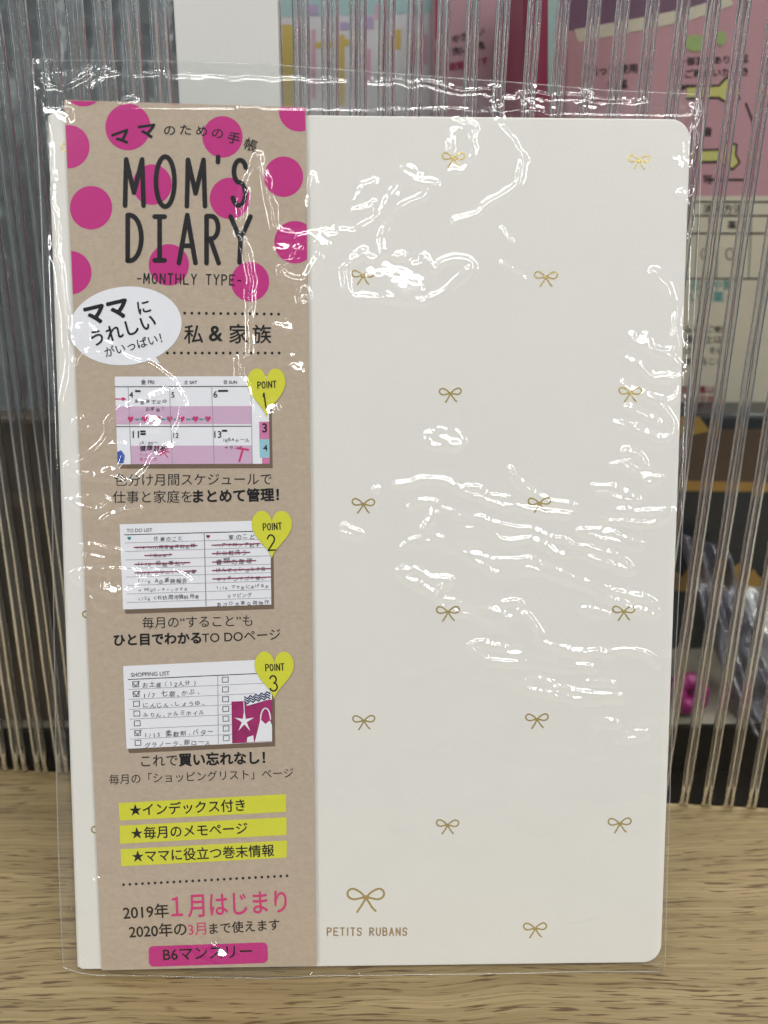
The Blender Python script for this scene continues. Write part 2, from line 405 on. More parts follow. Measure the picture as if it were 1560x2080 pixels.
nt.links.new(mxr.outputs[0], nt.nodes["Material Output"].inputs[0])
xr0 = on_panel(1452, 0)[0]; pitch = on_panel(1514, 0)[0] - xr0
(xl, zl), (xr_, zr) = (0.0, .5), (1.0, .5)
vs, fs = [], []
NS = 40
k0 = int(math.floor((-150 - xr0) / pitch)); k1 = int(math.ceil((150 - xr0) / pitch))
for kk in range(k0, k1):
    xc = xr0 + kk * pitch + random.uniform(-.25, .25)
    for off, r in (((-1.15, 1.1), (1.15, 1.0)) if xc < -40 else ((-1.0, .95), (1.0, .9)) if xc < 12 else ((-.78, .74), (.78, .68))):
        prof = [(xc + off + r * math.cos(a), -.10 - 1.25 * r * math.sin(a)) for a in np.linspace(0, math.pi, 9)] + [(xc + off - r, -.04), (xc + off + r, -.04)]
        prof = [(x, y) for x, y in prof]
        zst = max(.5, zl + (zr - zl) * (xc - xl) / (xr_ - xl)); base = len(vs); m_ = len(prof); ph = random.uniform(0, 6)
        for j in range(NS + 1):
            zz = zst + (PH / MM - zst) * j / NS; wob = .07 * math.sin(zz * .09 + ph) + .05 * math.sin(zz * .23 + 2 * ph)
            vs += [((x + wob) * MM, y * MM, zz * MM) for x, y in prof]
        for j in range(NS):
            for i in range(m_):
                a = base + j * m_ + i; b = base + j * m_ + (i + 1) % m_
                fs.append([a, b, b + m_, a + m_])
        fs.append([base + i for i in range(m_ - 1, -1, -1)]); fs.append([base + NS * m_ + i for i in range(m_)])
mesh_obj('ribs', vs, fs, gl, panel, smooth=True)
# white joining strip on the panel's face
xa, xb = on_panel(360, 0)[0], on_panel(570, 0)[0]
st = prism('joining_strip', rrect(xa * MM, .0006, xb * MM, PH, (.0005,) * 4, 3), -.0034, -.0012, K['white'], None, bev=.0004)
st.matrix_world = PMX
thing(st, 'flat white plastic strip running up the clear ribbed panel behind the diary', 'joining strip')

# ------------------------------------------------------------------ goods behind the panel
def pouch(name, px_poly, Y, thick, m, label, cat, mapper_off=0.0, bulge=0.0, group=None):
    """a package whose front outline is traced at its own depth Y (mm); returns the thing and a mapper for its printing"""
    P = [at_depth(x, y, Y) for x, y in px_poly]
    c = np.mean(P, 0); zb = min(p[2] for p in P)
    e = empty(name, label, cat, Matrix.Translation((c[0] * MM, Y * MM, zb * MM)), group)
    poly = [((p[0] - c[0]) * MM, (p[2] - zb) * MM) for p in P]
    prism('package_body', poly, 0, thick * MM, m, e, bev=.0012)
    def mp(px, py, n):
        q = at_depth(px, py, Y); return ((q[0] - c[0]) * MM, (-.08 - n) * MM, (q[2] - zb) * MM)
    return e, mp
def base_px(Y): # pixel row where the deck meets depth Y (for packages standing on the deck)
    lo, hi = 600, 1500
    for _ in range(40):
        mid = (lo + hi) / 2
        if at_depth(780, mid, Y)[2] > zd: lo = mid
        else: hi = mid
    return lo - 0.5

pinkp = mat("pink_package", (0.50, 0.27, 0.30), 0.35, var=(25, .08)); creamp = mat("cream_package", (0.60, 0.54, 0.42), 0.45, var=(30, .05))
Y1 = 150.0; yb = base_px(Y1)
e, mp = pouch('pink_package', [(1145, -60), (1640, -60), (1640, yb), (1145, yb)], Y1, 14, pinkp,
              'pink and cream package printed with care instructions at the right behind the panel', 'package')
i = Ink(mp); i.poly([(1148, 398), (1638, 398), (1638, yb - 2), (1148, yb - 2)], 0); i.build('cream_panel', creamp, e)
i = Ink(mp); i.poly([(1150, -55), (1560, -55), (1440, 12), (1165, 62), (1150, 62)], 0); i.build('purple_corner', mat("plum_print", (0.16, 0.08, 0.13), .4), e)
i = Ink(mp); i.poly([(1166, 60), (1290, 38), (1400, 16), (1480, -8), (1490, 10), (1400, 42), (1300, 62), (1175, 86)], .06); i.build('torn_stripe', creamp, e)
lime = mat("lime_print", (0.30, 0.40, 0.14), .5)
for c_ in ((1412, 88, 22, 17), (1464, 78, 11, 15)): i = Ink(mp); i.poly(circle(*c_), .1); i.build('green_spot', lime, e)
bone = mat("yellow_green_print", (0.55, 0.52, 0.16), .5)
i = Ink(mp); o2 = Ink(mp)
for yy in (188, 318):
    shp = [(1395, yy - 12), (1460, yy - 14), (1475, yy - 30), (1496, yy - 24), (1494, yy - 4), (1502, yy + 12), (1488, yy + 26), (1468, yy + 16), (1460, yy + 10), (1395, yy + 12)]
    i.poly(shp, .05); strokes(o2, [shp], 4, .09)
strokes(o2, [[(1355, 210), (1375, 185), (1395, 176)], [(1440, 365), (1520, 365)], [(1515, 210), (1530, 250)]], 4, .06)
i.build('bone_shape', bone, e)
i = o2
for y, s, x0, x1 in ((132, '一部変更あり確認', 1378, 1520), (158, 'をご確認いただき', 1372, 1520), (182, 'ご使用下さい', 1366, 1420), (152, '洗って使用', 1195, 1295), (184, '清潔', 1235, 1275)):
    text(i, s, x0, y, x1, y - 6, .06, .015)
text(i, '音', 1428, 275, 1446, 275, .06, .02); text(i, '可', 1428, 372, 1446, 372, .06, .02)
for y in (410, 438, 474, 566):
    strokes(i, [[(1395, y), (1600, y)]], 3.2, .1)
for x, ya, yb_ in ((1420, 438, 566), (1462, 438, 566), (1528, 410, 566)): strokes(i, [[(x, ya), (x - 8, yb_)]], 1.6, .12)
text(i, '消毒方法', 1428, 432, 1508, 432, .1, .015); text(i, '電子', 1438, 455, 1464, 455, .1, .01); text(i, 'レンジ', 1438, 470, 1464, 470, .1, .01)
text(i, '薬液', 1478, 464, 1514, 464, .1, .015)
for x in (1432, 1482): strokes(i, [circle(x, 516, 8, 11, 20) + [(x + 8, 516)]], 2, .1)
for k, s in enumerate(('品は、ご使用', '衛生上は、', 'さい。その', '等すること')): text(i, s, 1392, 674 + 22 * k, 1478 - 4 * k, 674 + 22 * k, .1, .01)
i.build('printed_text', K['ink'], e)
i = Ink(mp)
for k, s in enumerate(('石鹸や開', 'い等薬く')): text(i, s, 1402, 588 + 24 * k, 1488, 588 + 24 * k, .1, .012)
i.build('teal_text', K['teal'], e)
i = Ink(mp)
for k, s in enumerate(('説明書は必', 'ず乳児様へ', 'ください。')): text(i, s, 1384, 798 + 20 * k, 1470, 798 + 20 * k, .1, .012)
i.build('red_text', K['red'], e)

Y2 = 128.0; yb = base_px(Y2)
crim = mat("crimson_box", (0.34, 0.03, 0.08), .4, var=(30, .1))
e, mp = pouch('crimson_box', [(1064, -60), (1142, -60), (1142, yb), (1064, yb)], Y2, 40, crim, 'narrow crimson carton standing between the pink packages behind the panel', 'carton')
i = Ink(mp); i.poly([(1113, -55), (1136, -55), (1136, 190), (1113, 190)], 0); i.build('pale_stripe', mat("pale_teal_print", (.50, .66, .62), .4), e)
Y3 = 172.0; yb = base_px(Y3)
mauve = mat("mauve_package", (0.48, 0.29, 0.33), .4, var=(25, .1))
e, mp = pouch('mauve_package', [(882, -60), (1058, -60), (1058, yb), (882, yb)], Y3, 26, mauve, 'dusky pink package with small red and black writing, left of the crimson carton', 'package')
i = Ink(mp); i.poly([(884, -55), (902, -55), (893, 80), (884, 80)], 0); i.poly([(884, 100), (896, 90), (890, 240), (884, 240)], 0); i.build('red_edge', crim, e)
i = Ink(mp); i.poly([(1010, -55), (1016, -55), (1014, 240), (1008, 240)], 0); i.build('navy_line', K['navy'], e)
i = Ink(mp); text(i, 'やさしい', 920, 88, 985, 68, .05, .02); text(i, '洗い心地', 920, 112, 985, 96, .05, .02); i.build('printed_text', K['ink'], e)
i = Ink(mp); text(i, '詰替用です', 912, 142, 992, 128, .05, .03); i.build('red_text', crim, e)
Y4 = 185.0; yb = base_px(Y4)
past = mat("pastel_package", (0.62, 0.60, 0.62), .4, var=(18, .08))
e, mp = pouch('pastel_package', [(560, -60), (878, -60), (878, yb), (560, yb)], Y4, 30, past, 'pastel package with teal top and yellow stripes beside the white joining strip', 'package')
i = Ink(mp); i.poly([(562, -55), (876, -55), (876, 26), (562, 34)], 0); i.build('teal_header', mat("aqua_print", (.36, .52, .52), .4), e)
i = Ink(mp)
for x, w, ya, yb_ in ((572, 36, 50, 240), (656, 10, 90, 230), (688, 12, 70, 215), (800, 14, 60, 100), (770, 10, 80, 100)): i.poly([(x, ya), (x + w, ya), (x + w, yb_), (x, yb_)], 0)
i.poly([(640, 86), (720, 78), (720, 92), (640, 98)], .04)
i.build('yellow_stripes', mat("mustard_print", (.55, .42, .12), .4), e)
i = Ink(mp)
for x, ya, yb_ in ((600, 45, 215), (633, 60, 200), (745, 100, 170)): i.poly([(x, ya), (x + 8, ya), (x + 8, yb_), (x, yb_)], .03)
i.poly([(762, 10), (800, 10), (800, 40), (762, 40)], .05); i.poly([(830, 70), (868, 70), (868, 130), (830, 130)], .03)
i.build('pink_stripes', mat("rose_print", (.58, .33, .43), .4), e)
i = Ink(mp)
for x, ya, yb_ in ((612, 10, 30), (690, 45, 60), (725, 34, 58)): i.poly([(x, ya), (x + 34, ya), (x + 34, yb_), (x, yb_)], .07)
i.build('violet_marks', mat("violet_print", (.42, .33, .50), .4), e)

# dark tin with gilded bands
Y5 = 128.0; yb = base_px(Y5)
tinb = mat("black_tin", (0.012, 0.016, 0.02), .25, var=(30, .3)); brown = mat("dark_brown_print", (.085, .05, .028), .35)
ocher = mat("ochre_gilding", (.42, .25, .06), .35, metal=.4, var=(120, .25))
e, mp = pouch('black_gift_box', [(1345, 842), (1640, 842), (1640, yb), (1345, yb)], Y5, 18, tinb, 'black box with gold bands and a brown top behind the panel at the right', 'box')
i = Ink(mp); i.poly([(1347, 872), (1638, 872), (1638, 985), (1347, 985)], 0); i.build('brown_panel', brown, e)
i = Ink(mp); i.poly([(1347, 846), (1420, 846), (1442, 876), (1400, 884), (1347, 880)], .04); i.build('gold_corner', ocher, e)
i = Ink(mp); i.poly([(1347, 975), (1638, 982), (1638, 1000), (1347, 996)], .04); i.build('gold_band', ocher, e)
i = Ink(mp)
n_ = 30; topl = [(1347 + 290 * k / n_, 1160 + 10 * math.sin(k * 1.9) + 8 * math.sin(k * .7)) for k in range(n_ + 1)]
i.poly(topl + [(1637, 1204), (1347, 1200)], .04)
i.build('gold_band', ocher, e)

# crumpled lavender grey bag lying across the rear deck
def crumple(name, P0, P1, P2, P3, nx, ny, amp, seed, m, parent):
    r = np.random.default_rng(seed); vs, fs = [], []
    ph = r.uniform(0, 6.28, 8); fr = r.uniform(2, 9, 8)
    for j in range(ny + 1):
        for i_ in range(nx + 1):
            s, t = i_ / nx, j / ny
            p = (P0 * (1 - s) + P1 * s) * (1 - t) + (P3 * (1 - s) + P2 * s) * t
            h = sum(math.sin(fr[k] * 2.2 * s + ph[k] + (k - 3) * 1.3 * t) * math.cos(fr[7 - k] * t + ph[7 - k]) / (1 + .4 * k) for k in range(8))
            h = abs(h) * .8
            vs.append((p + np.array([0, -1, .25]) * amp * h * min(1, 4 * s * (1 - s) + .3)) * MM)
            if i_ < nx and j < ny:
                a = j * (nx + 1) + i_; fs.append([a, a + 1, a + nx + 2, a + nx + 1])
    o = mesh_obj(name, vs, fs, m, parent, smooth=True)
    sol = o.modifiers.new("thickness", 'SOLIDIFY'); sol.thickness = .0003
    return o
bagm = film_mat("lavender_film", .16, .14, .5, (.75, .74, .78))
df = [n for n in bagm.node_tree.nodes if n.type == 'BSDF_DIFFUSE'][0]; df.inputs[0].default_value = (.20, .19, .235, 1)
b_ = crumple('plastic_bag', at_depth(1500, 1478, 84), at_depth(1600, 1486, 84), at_depth(1470, 1110, 122), at_depth(1372, 1080, 122), 30, 60, 7, 3, bagm, None)
b2 = crumple('plastic_bag', at_depth(1545, 1440, 96), at_depth(1680, 1440, 96), at_depth(1600, 1190, 126), at_depth(1480, 1190, 126), 30, 40, 6, 9, film_mat("clear_bag", .12, .16, .35), None)
thing(b_, 'crumpled purplish grey film bag slumped in front of the black box', 'plastic bag')
thing(b2, 'crumpled clear pale bag at the far right of the rear shelf', 'plastic bag')
# magenta bead
def bead():
    c = at_depth(1386, 1455, 90); c[2] = zd + 6.6
    e = empty('plastic_bead', 'magenta plastic bead with a hole, lying on the rear shelf behind the panel', 'bead', Matrix.Translation(Vector(c * MM)))
    prof = []
    vs, fs = [], []; nA, nB = 28, 14
    for i_ in range(nA):
        a = 2 * math.pi * i_ / nA
        for j in range(nB):
            b = 2 * math.pi * j / nB; R = 4.4; r = 3.5 + .25 * math.cos(6 * a)
            vs.append(((R + r * math.cos(b)) * math.cos(a) * MM, (r * 1.35 * math.sin(b)) * MM * .9, (R + r * math.cos(b)) * math.sin(a) * MM * .88))
            fs.append([i_ * nB + j, i_ * nB + (j + 1) % nB, ((i_ + 1) % nA) * nB + (j + 1) % nB, ((i_ + 1) % nA) * nB + j])
    o = mesh_obj('ring_body', vs, fs, mat("magenta_plastic", (.30, .012, .15), .3), e, smooth=True)
    o.rotation_euler = (math.radians(-38), 0, .3)
bead()
# silvery pouch and brown carton at the left
silver = mat("silver_pouch_foil", (.33, .36, .37), .32, metal=.55, var=(22, .25), bump=(90, .5, .004))
Y6 = 112.0
P = [at_depth(-70, base_px(Y6), Y6), at_depth(368, base_px(Y6), Y6), at_depth(368, -90, Y6 + 12), at_depth(-70, -90, Y6 + 12)]
o = crumple('foil_pouch', P[0], P[1], P[2], P[3], 40, 50, 2.2, 21, silver, None)
thing(o, 'wrinkled silver grey foil pouch standing at the left behind the panel', 'pouch')
cart = mat("brown_carton", (.07, .05, .032), .6, var=(40, .2))
Y7 = 85.0
e, mp = pouch('brown_carton', [(-60, 850), (345, 850), (345, base_px(Y7)), (-60, base_px(Y7))], Y7, 10, cart, 'low dark brown carton in front of the silver pouch, behind the panel', 'carton')
i = Ink(mp); i.poly([(-60, 1000), (340, 1000), (340, 1030), (-60, 1030)], 0); i.build('tan_stripe', mat("tan_print", (.12, .085, .05), .6), e)

# ------------------------------------------------------------------ the diary
W2, HH, TH = 67.0, 188.0, 8.5
diary = empty('diary', 'cream diary with small gold bow prints leaning upright inside the clear sleeve', 'diary', DM)
cover = prism('front_cover', rrect(-W2 * MM, 0, W2 * MM, HH * MM, (.0012, .0042, .0042, .0012), 8), 0, .9 * MM, K['cover'], diary, bev=.00035, seg=3)
prism('back_cover', rrect(-W2 * MM, 0, W2 * MM, HH * MM, (.0012, .0042, .0042, .0012), 8), (TH - .9) * MM, TH * MM, K['cover'], diary, bev=.0003)
prism('page_block', rrect((-W2 + 1.5) * MM, 1.8 * MM, (W2 - 2.5) * MM, (HH - 1.8) * MM, (.0008, .0035, .0035, .0008), 6), .95 * MM, (TH - .95) * MM, K['page'], diary)
pr = [(-W2 * MM + .0001 - .0011 * math.sin(a), TH * MM / 2 - TH * MM / 2 * .98 * math.cos(a)) for a in np.linspace(0, math.pi, 11)]
pr += [(-W2 * MM + .0007, TH * MM * .97), (-W2 * MM + .0007, TH * MM * .03)]
vs = [(x, y, .0006) for x, y in pr] + [(x, y, HH * MM - .0006) for x, y in pr]; n_ = len(pr)
mesh_obj('spine', vs, [list(range(n_)), list(range(2 * n_ - 1, n_ - 1, -1))] + [[k, k + n_, (k + 1) % n_ + n_, (k + 1) % n_] for k in range(n_)], K['cover'], diary)

BOW_L = [(0, .02), (-.10, .14), (-.24, .24), (-.38, .28), (-.48, .22), (-.50, .12), (-.44, .03), (-.32, -.01), (-.16, .02), (0, .06)]
def smooth_line(pts, sub=4):
    P = [np.array(p, float) for p in pts]; P = [2 * P[0] - P[1]] + P + [2 * P[-1] - P[-2]]; out = []
    for a, b, c, d in zip(P, P[1:], P[2:], P[3:]):
        for k in range(sub):
            t = k / sub; out.append(.5 * ((2 * b) + (c - a) * t + (2 * a - 5 * b + 4 * c - d) * t * t + (3 * b - a - 3 * c + d) * t ** 3))
    out.append(P[-2]); return [(float(p[0]), float(p[1])) for p in out]
def bow(cx, cy, w, sw, rot=0.0):
    i = Ink(on_cover); r = math.radians(rot)
    T = lambda p: (cx + w * (p[0] * math.cos(r) - p[1] * math.sin(r)), cy - w * (p[0] * math.sin(r) + p[1] * math.cos(r)))
    lft = smooth_line(BOW_L); rgt = [(-x, y) for x, y in lft]
    t1 = smooth_line([(0, .03), (-.08, -.12), (-.17, -.26), (-.24, -.36)]); t2 = smooth_line([(0, .03), (.09, -.10), (.18, -.24), (.27, -.33)])
    strokes(i, [[T(p) for p in ln] for ln in (lft, rgt, t1, t2)], sw, .03)
    strokes(i, [[T((-.05, .05)), T((.05, .04))]], sw * 2.0, .06)
    return i.build('bow_print', K['gold'], cover)
for (x, y) in ((921, 323), (1298, 328), (737, 562), (1109, 565), (915, 801), (1280, 800), (738, 1026), (1096, 1024), (910, 1245), (1267, 1244),
               (739, 1466), (1091, 1463), (909, 1678), (1259, 1675), (1087, 1888), (147, 305), (190, 1254), (208, 1692)):
    bow(x, y, 45 * random.uniform(.97, 1.03), 2.9, random.uniform(-2, 2))
bow(743, 1826, 74, 4.0)
i = Ink(on_cover); hand(i, 'PETITS RUBANS', 665, 1900, 826, 1900, 15, 2.6, .03, gap=.75); i.build('cover_lettering', K['goldink'], cover)

# ------------------------------------------------------------------ the kraft paper band
card = empty('paper_band', 'kraft paper band with magenta dots and Japanese print over the left of the diary cover', 'paper band', DM)
CQ = [(130, 203), (621, 218), (643, 1961), (207, 1971)]
# one sheet, gently curved, 0.15 mm thick
sheet = Ink(lambda x, y, n: loc_diary(x, y, .85 + n)); sheet.poly(CQ, 0); so = sheet.build('paper_sheet', K['kraft'], card)
bm = bmesh.new(); bm.from_mesh(so.data); bmesh.ops.recalc_face_normals(bm, faces=bm.faces)
r_ = bmesh.ops.extrude_face_region(bm, geom=list(bm.faces)); 
for v in [g_ for g_ in r_['geom'] if isinstance(g_, bmesh.types.BMVert)]: v.co.y += .00015
bmesh.ops.recalc_face_normals(bm, faces=bm.faces); bm.to_mesh(so.data); bm.free()

i = Ink(on_card); inset = [(131, 204), (620, 219), (642, 1960), (208, 1970)]
for cx_, cy_, r in ((170, 172, 43), (355, 171, 40), (260, 258, 46), (452, 278, 41), (608, 224, 42), (139, 298, 43), (309, 375, 40), (467, 403, 41),
                    (576, 359, 40), (185, 422, 43), (599, 492, 42), (343, 538, 41), (143, 554, 43), (508, 572, 39)):
    p = clip(circle(cx_, cy_, r, r * 1.03, 48), inset)
    if p: i.poly(p, 0)
i.build('polka_dots', K['magenta'], card)

i = Ink(on_card)
for ch, x, y, s, a, b in (('マ', 256, 279, 34, 20, .035), ('マ', 303, 266, 34, 8, .035), ('の', 345, 265, 22, 2, .008), ('た', 376, 264, 22, -3, .008), ('め', 408, 266, 22, -6, .008),
                          ('の', 439, 271, 22, -10, .008), ('手', 470, 281, 24, -15, .012), ('帳', 502, 295, 25, -22, .012)):
    c_, s_ = math.cos(math.radians(a)), math.sin(math.radians(a))
    bx, by = x - s / 2 * c_ - s * .38 * s_, y + s / 2 * s_ + s * .38 * c_
    text(i, ch, bx, by, bx + s * c_, by - s * s_, .04, b, h=s * 1.08)
i.build('arched_heading', K['ink'], card)

i = Ink(on_card); zx = lambda X_: .4487 * X_; zy = lambda Y_: 80 + .4487 * Y_
def letter(ch, X0, Y0, X1, Y1, w=9.6):
    strokes(i, [[(zx(X0 + a * (X1 - X0)), zy(Y1 - b * (Y1 - Y0))) for a, b in ln] for ln in GL[ch]], w, .05)
letter('M', 566, 543, 650, 752); letter('O', 706, 530, 790, 757); letter('M', 846, 545, 928, 755); letter("'", 975, 532, 1000, 660)
letter('S', 1056, 546, 1112, 752); letter('D', 578, 795, 640, 1002); letter('J', 700, 802, 745, 1000); letter('A', 810, 795, 885, 1012)
letter('R', 935, 800, 990, 1012); letter('Y', 1044, 802, 1134, 1010)
i.build('title_lettering', K['ink'], card)
i = Ink(on_card); hand(i, '-MONTHLY TYPE-', 279, 575, 489, 579, 20, 2.6, .05, gap=.7); i.build('subtitle_lettering', K['ink'], card)

# speech bubble
ell = [(255 + 114 * math.cos(t) * 1.0, 662 + 80 * math.sin(t) - 6 * math.cos(t)) for t in np.linspace(0, 2 * math.pi, 60, endpoint=False)]
card_in = [(141, 205), (620, 219), (642, 1960), (175, 1500)]
i = Ink(on_card); i.poly(clip(ell, [(139, 500), (700, 500), (700, 900), (147, 900)]), .07); i.poly([(296, 728), (312, 718), (325, 739)], .075)
sb = i.build('speech_bubble', K['paper'], card)
i = Ink(on_card)
text(i, 'ママ', 178, 659, 263, 639, .11, .045); text(i, 'に', 283, 638, 307, 632, .11, .02)
text(i, 'うれしい', 190, 702, 318, 663, .11, .02); text(i, 'がいっぱい！', 215, 725, 330, 694, .11, .012)
i.build('bubble_text', K['ink'], sb)
# dotted rules
for x0, y0, x1, y1, n_, r in ((375, 636, 566, 638, 14, 2.9), (340, 717, 567, 717, 17, 2.9), (251, 1797, 583, 1779, 27, 2.8)):
    i = Ink(on_card)
    for k in range(n_): t = k / (n_ - 1); i.poly(circle(x0 + (x1 - x0) * t, y0 + (y1 - y0) * t, r, r, 14), .04)
    i.build('dotted_rule', K['ink'], card)
i = Ink(on_card); text(i, '私', 374, 694, 412, 694, .04, .012); text(i, '&', 425, 692, 451, 692, .04, .02, h=44); text(i, '家', 466, 694, 504, 694, .04, .012); text(i, '族', 513, 694, 551, 694, .04, .012)
i.build('family_heading', K['ink'], card)

def bil(Q, s, t):
    a = [(1 - s) * Q[0][k] + s * Q[1][k] for k in (0, 1)]; b = [(1 - s) * Q[3][k] + s * Q[2][k] for k in (0, 1)]
    return ((1 - t) * a[0] + t * b[0], (1 - t) * a[1] + t * b[1])
def panel_base(Q, name='photo_panel'):
    i = Ink(on_card); i.poly([(x + 4, y + 7) for x, y in Q], .02); i.poly([(x + 6, y + 9) for x, y in Q], .008); sh = i.build('printed_drop_shadow', K['kraftdark'], None)  # dark offset copy: the drop shadow printed under each picture
    i = Ink(on_card); i.poly(Q, .06); p = i.build(name, K['paper'], card); sh.parent = p
    return p, (lambda s, t: bil(Q, s, t))
def qpoly(ink, B, s0, t0, s1, t1, n): ink.poly([B(s0, t0), B(s1, t0), B(s1, t1), B(s0, t1)], n)
def qtext(ink, B, s, s0, t0, s1, n, bold=0.0, h=None): p, q = B(s0, t0), B(s1, t0); text(ink, s, p[0], p[1], q[0], q[1], n, bold, h)
def jot(ink, B, s, s0, t0, s1, n, bold=0.0, h=None):
    """loose handwriting: each character set on its own, a little off the line"""
    adv = [.6 if ord(c) < 256 else (.7 if c in '、：' else 1.0) for c in s]; tot = sum(adv); x = 0
    p0, p1 = B(s0, t0), B(s1, t0); em = math.hypot(p1[0] - p0[0], p1[1] - p0[1]) / tot
    for c, w in zip(s, adv):
        if c != ' ':
            vs, _ = text_mesh(c, 0.0); wid = (vs[:, 0].max() - vs[:, 0].min()); k = em * random.uniform(.8, .98); wpx = wid * k
            f = (x + (w - wid * .9) / 2) / tot; a = s0 + (s1 - s0) * f; p = B(a, t0 + random.uniform(-.010, .010))
            r = math.radians(random.uniform(-7, 5)) + math.atan2(p1[1] - p0[1], p1[0] - p0[0])
            text(ink, c, p[0], p[1], p[0] + wpx * math.cos(r), p[1] + wpx * math.sin(r), n, bold, k * random.uniform(.85, 1.0), random.uniform(-.05, .18))
        x += w
# calendar page
Q1 = [(233, 765), (545, 764), (548, 942), (239, 943)]
p1, B = panel_base(Q1)
i = Ink(on_card); qpoly(i, B, 0, .34, .885, .545, .09); qpoly(i, B, .09, .79, .885, 1, .09); i.build('lilac_rows', K['lilac'], p1)
i = Ink(on_card); qpoly(i, B, .935, .52, 1, .72, .10); qpoly(i, B, .95, .93, 1, 1, .10); i.build('pink_tab', K['hotpink'], p1)
i = Ink(on_card); qpoly(i, B, .935, .72, 1, .93, .10); i.build('blue_tab', K['sky'], p1)
i = Ink(on_card)
for t in (.115, .57): strokes(i, [[B(.0, t), B(.885, t)]], 1.6, .12)
i.build('ruled_lines', K['grey'], p1)
i = Ink(on_card)
for s in (.085, .355, .63): strokes(i, [[B(s, .115), B(s + .004, 1)]], 1.0, .13)
strokes(i, [[B(.885, .02), B(.885, 1)]], 1.0, .13); i.build('column_lines', K['line'], p1)
i = Ink(on_card)
for s, a in (('金 FRI', .17), ('土 SAT', .45), ('日 SUN', .71)): qtext(i, B, s, a, .085, a + .085, .14, .01)
for s, a, t, w in (('4', .09, .24, .025), ('5', .365, .24, .02), ('6', .64, .24, .025), ('11', .105, .70, .04), ('12', .37, .70, .035), ('13', .64, .70, .045)): qtext(i, B, s, a, t, a + w, .14, .01)
for a, t in ((.13, .165), (.67, .165), (.70, .165), (.155, .625), (.155, .655), (.69, .62)): qpoly(i, B, a, t - .01, a + .035, t + .012, .14)
jot(i, B, '実家族で父の', .12, .305, .335, .14); jot(i, B, 'お家発！', .19, .395, .325, .14)
jot(i, B, '10:00～', .14, .775, .27, .14); jot(i, B, '健康診断', .145, .845, .325, .14, .012); jot(i, B, 'IKEAセール', .69, .745, .87, .14); jot(i, B, '→ランチ', .70, .835, .83, .14)
qtext(i, B, '3', .955, .64, .985, .14, .02); qtext(i, B, '4', .96, .85, .985, .14, .02)
i.build('page_text', K['ink'], p1)
def heart(ink, cx, cy, w, h, n):
    pts = []
    for k in range(40):
        t = 2 * math.pi * k / 40; pts.append((cx + w / 2 * (math.sin(t) ** 3), cy - h * (13 * math.cos(t) - 5 * math.cos(2 * t) - 2 * math.cos(3 * t) - math.cos(4 * t) + 2.2) / 29))
    ink.poly(pts, n)
i = Ink(on_card)
for s in (.095, .185, .27, .35, .43, .52, .60): x, y = B(s, .49); heart(i, x, y, 12, 13, .13)
strokes(i, [[B(0, .255), B(.065, .255)], [B(.045, .24), B(.065, .255), B(.045, .27)], [B(.27, .80), B(.33, .92)], [B(.34, .81), B(.28, .90)], [B(.27, .86), B(.34, .86)]], 2.2, .13)
jot(i, B, 'パーティ', .145, .90, .22, .13, .01); jot(i, B, 'ちらシゴ', .14, .965, .26, .13, .01)
strokes(i, [[B(.80, .97), B(.825, .83)], [B(.79, .82), B(.86, .84)]], 4, .13)
i.build('red_marks', K['pinkink'], p1)
i = Ink(on_card)
for s in (.14, .225, .31, .39, .475, .56):
    x, y = B(s, .49); strokes(i, [[(x - 4, y), (x + 2, y)], [(x + 7, y - 2), (x + 9, y + 1)]], 3, .13)
i.build('teal_marks', K['teal'], p1)
i = Ink(on_card); i.poly([B(0.0, .86), B(.025, .84), B(.05, .90), B(.04, .99), B(0.0, .99)], .13); i.build('blue_mark', K['blue'], p1)
# to-do page
Q2 = [(243, 1065), (549, 1057), (551, 1228), (250, 1238)]
p2, B = panel_base(Q2)
i = Ink(on_card); strokes(i, [[B(.03, .125), B(.985, .125)]], 1.6, .09); i.build('header_line', K['ink'], p2)
i = Ink(on_card)
for k in range(8): strokes(i, [[B(.03, .22 + .1 * k), B(1, .22 + .1 * k)]], .9, .10)
strokes(i, [[B(.56, .125), B(.56, .99)]], 1.8, .11); i.build('ruled_lines', K['line'], p2)
i = Ink(on_card); qtext(i, B, 'TO DO LIST', .045, .095, .215, .12, .012)
jot(i, B, '仕事のこと', .22, .205, .42, .12, .01); jot(i, B, '家のこと', .72, .205, .90, .12, .01)
for k, (a, w1, b, w2) in enumerate((('1/8 MTG用営業資料依頼', .50, 'ヘアサロン予約する', .97), ('（済み部）', .34, 'お化粧洗う', .84), ('1/10 税務署払い', .44, '書類の整理', .88), ('1/15 クリニック 採番', .50, 'けんさくショルク音', .97),
                                     ('1/16 A企業務報告', .44, 'キッチンワゴン様い', .97), ('→ MTGミーティングする', .44, '1/16 ママ友にあげるお', .99), ('1/26 C社訪問用資料用意', .52, 'ラッピング', .87), ('', 0, 'あさひ大事な荷物作', .99))):
    t = .30 + .1 * k
    if a: jot(i, B, a, .18 if k == 1 else .10, t, w1, .12, .006, 15)
    jot(i, B, b, .70 if k == 6 else .63, t - .002, w2, .12, .006, 15)
i.build('page_text', K['grey'], p2)
i = Ink(on_card)
for s0, t, s1 in ((.09, .275, .51), (.16, .375, .34), (.09, .475, .46), (.09, .575, .50), (.61, .275, .93), (.61, .375, .86), (.61, .475, .90), (.61, .575, 1), (.61, .675, 1)): strokes(i, [[B(s0, t), B(s1, t - .003)]], 2.2, .15)
x, y = B(.585, .175); heart(i, x, y, 8, 8, .12); i.build('red_strikes', K['red'], p2)
i = Ink(on_card); x, y = B(.06, .17); heart(i, x, y, 8, 8, .12); i.build('blue_heart', K['teal'], p2)
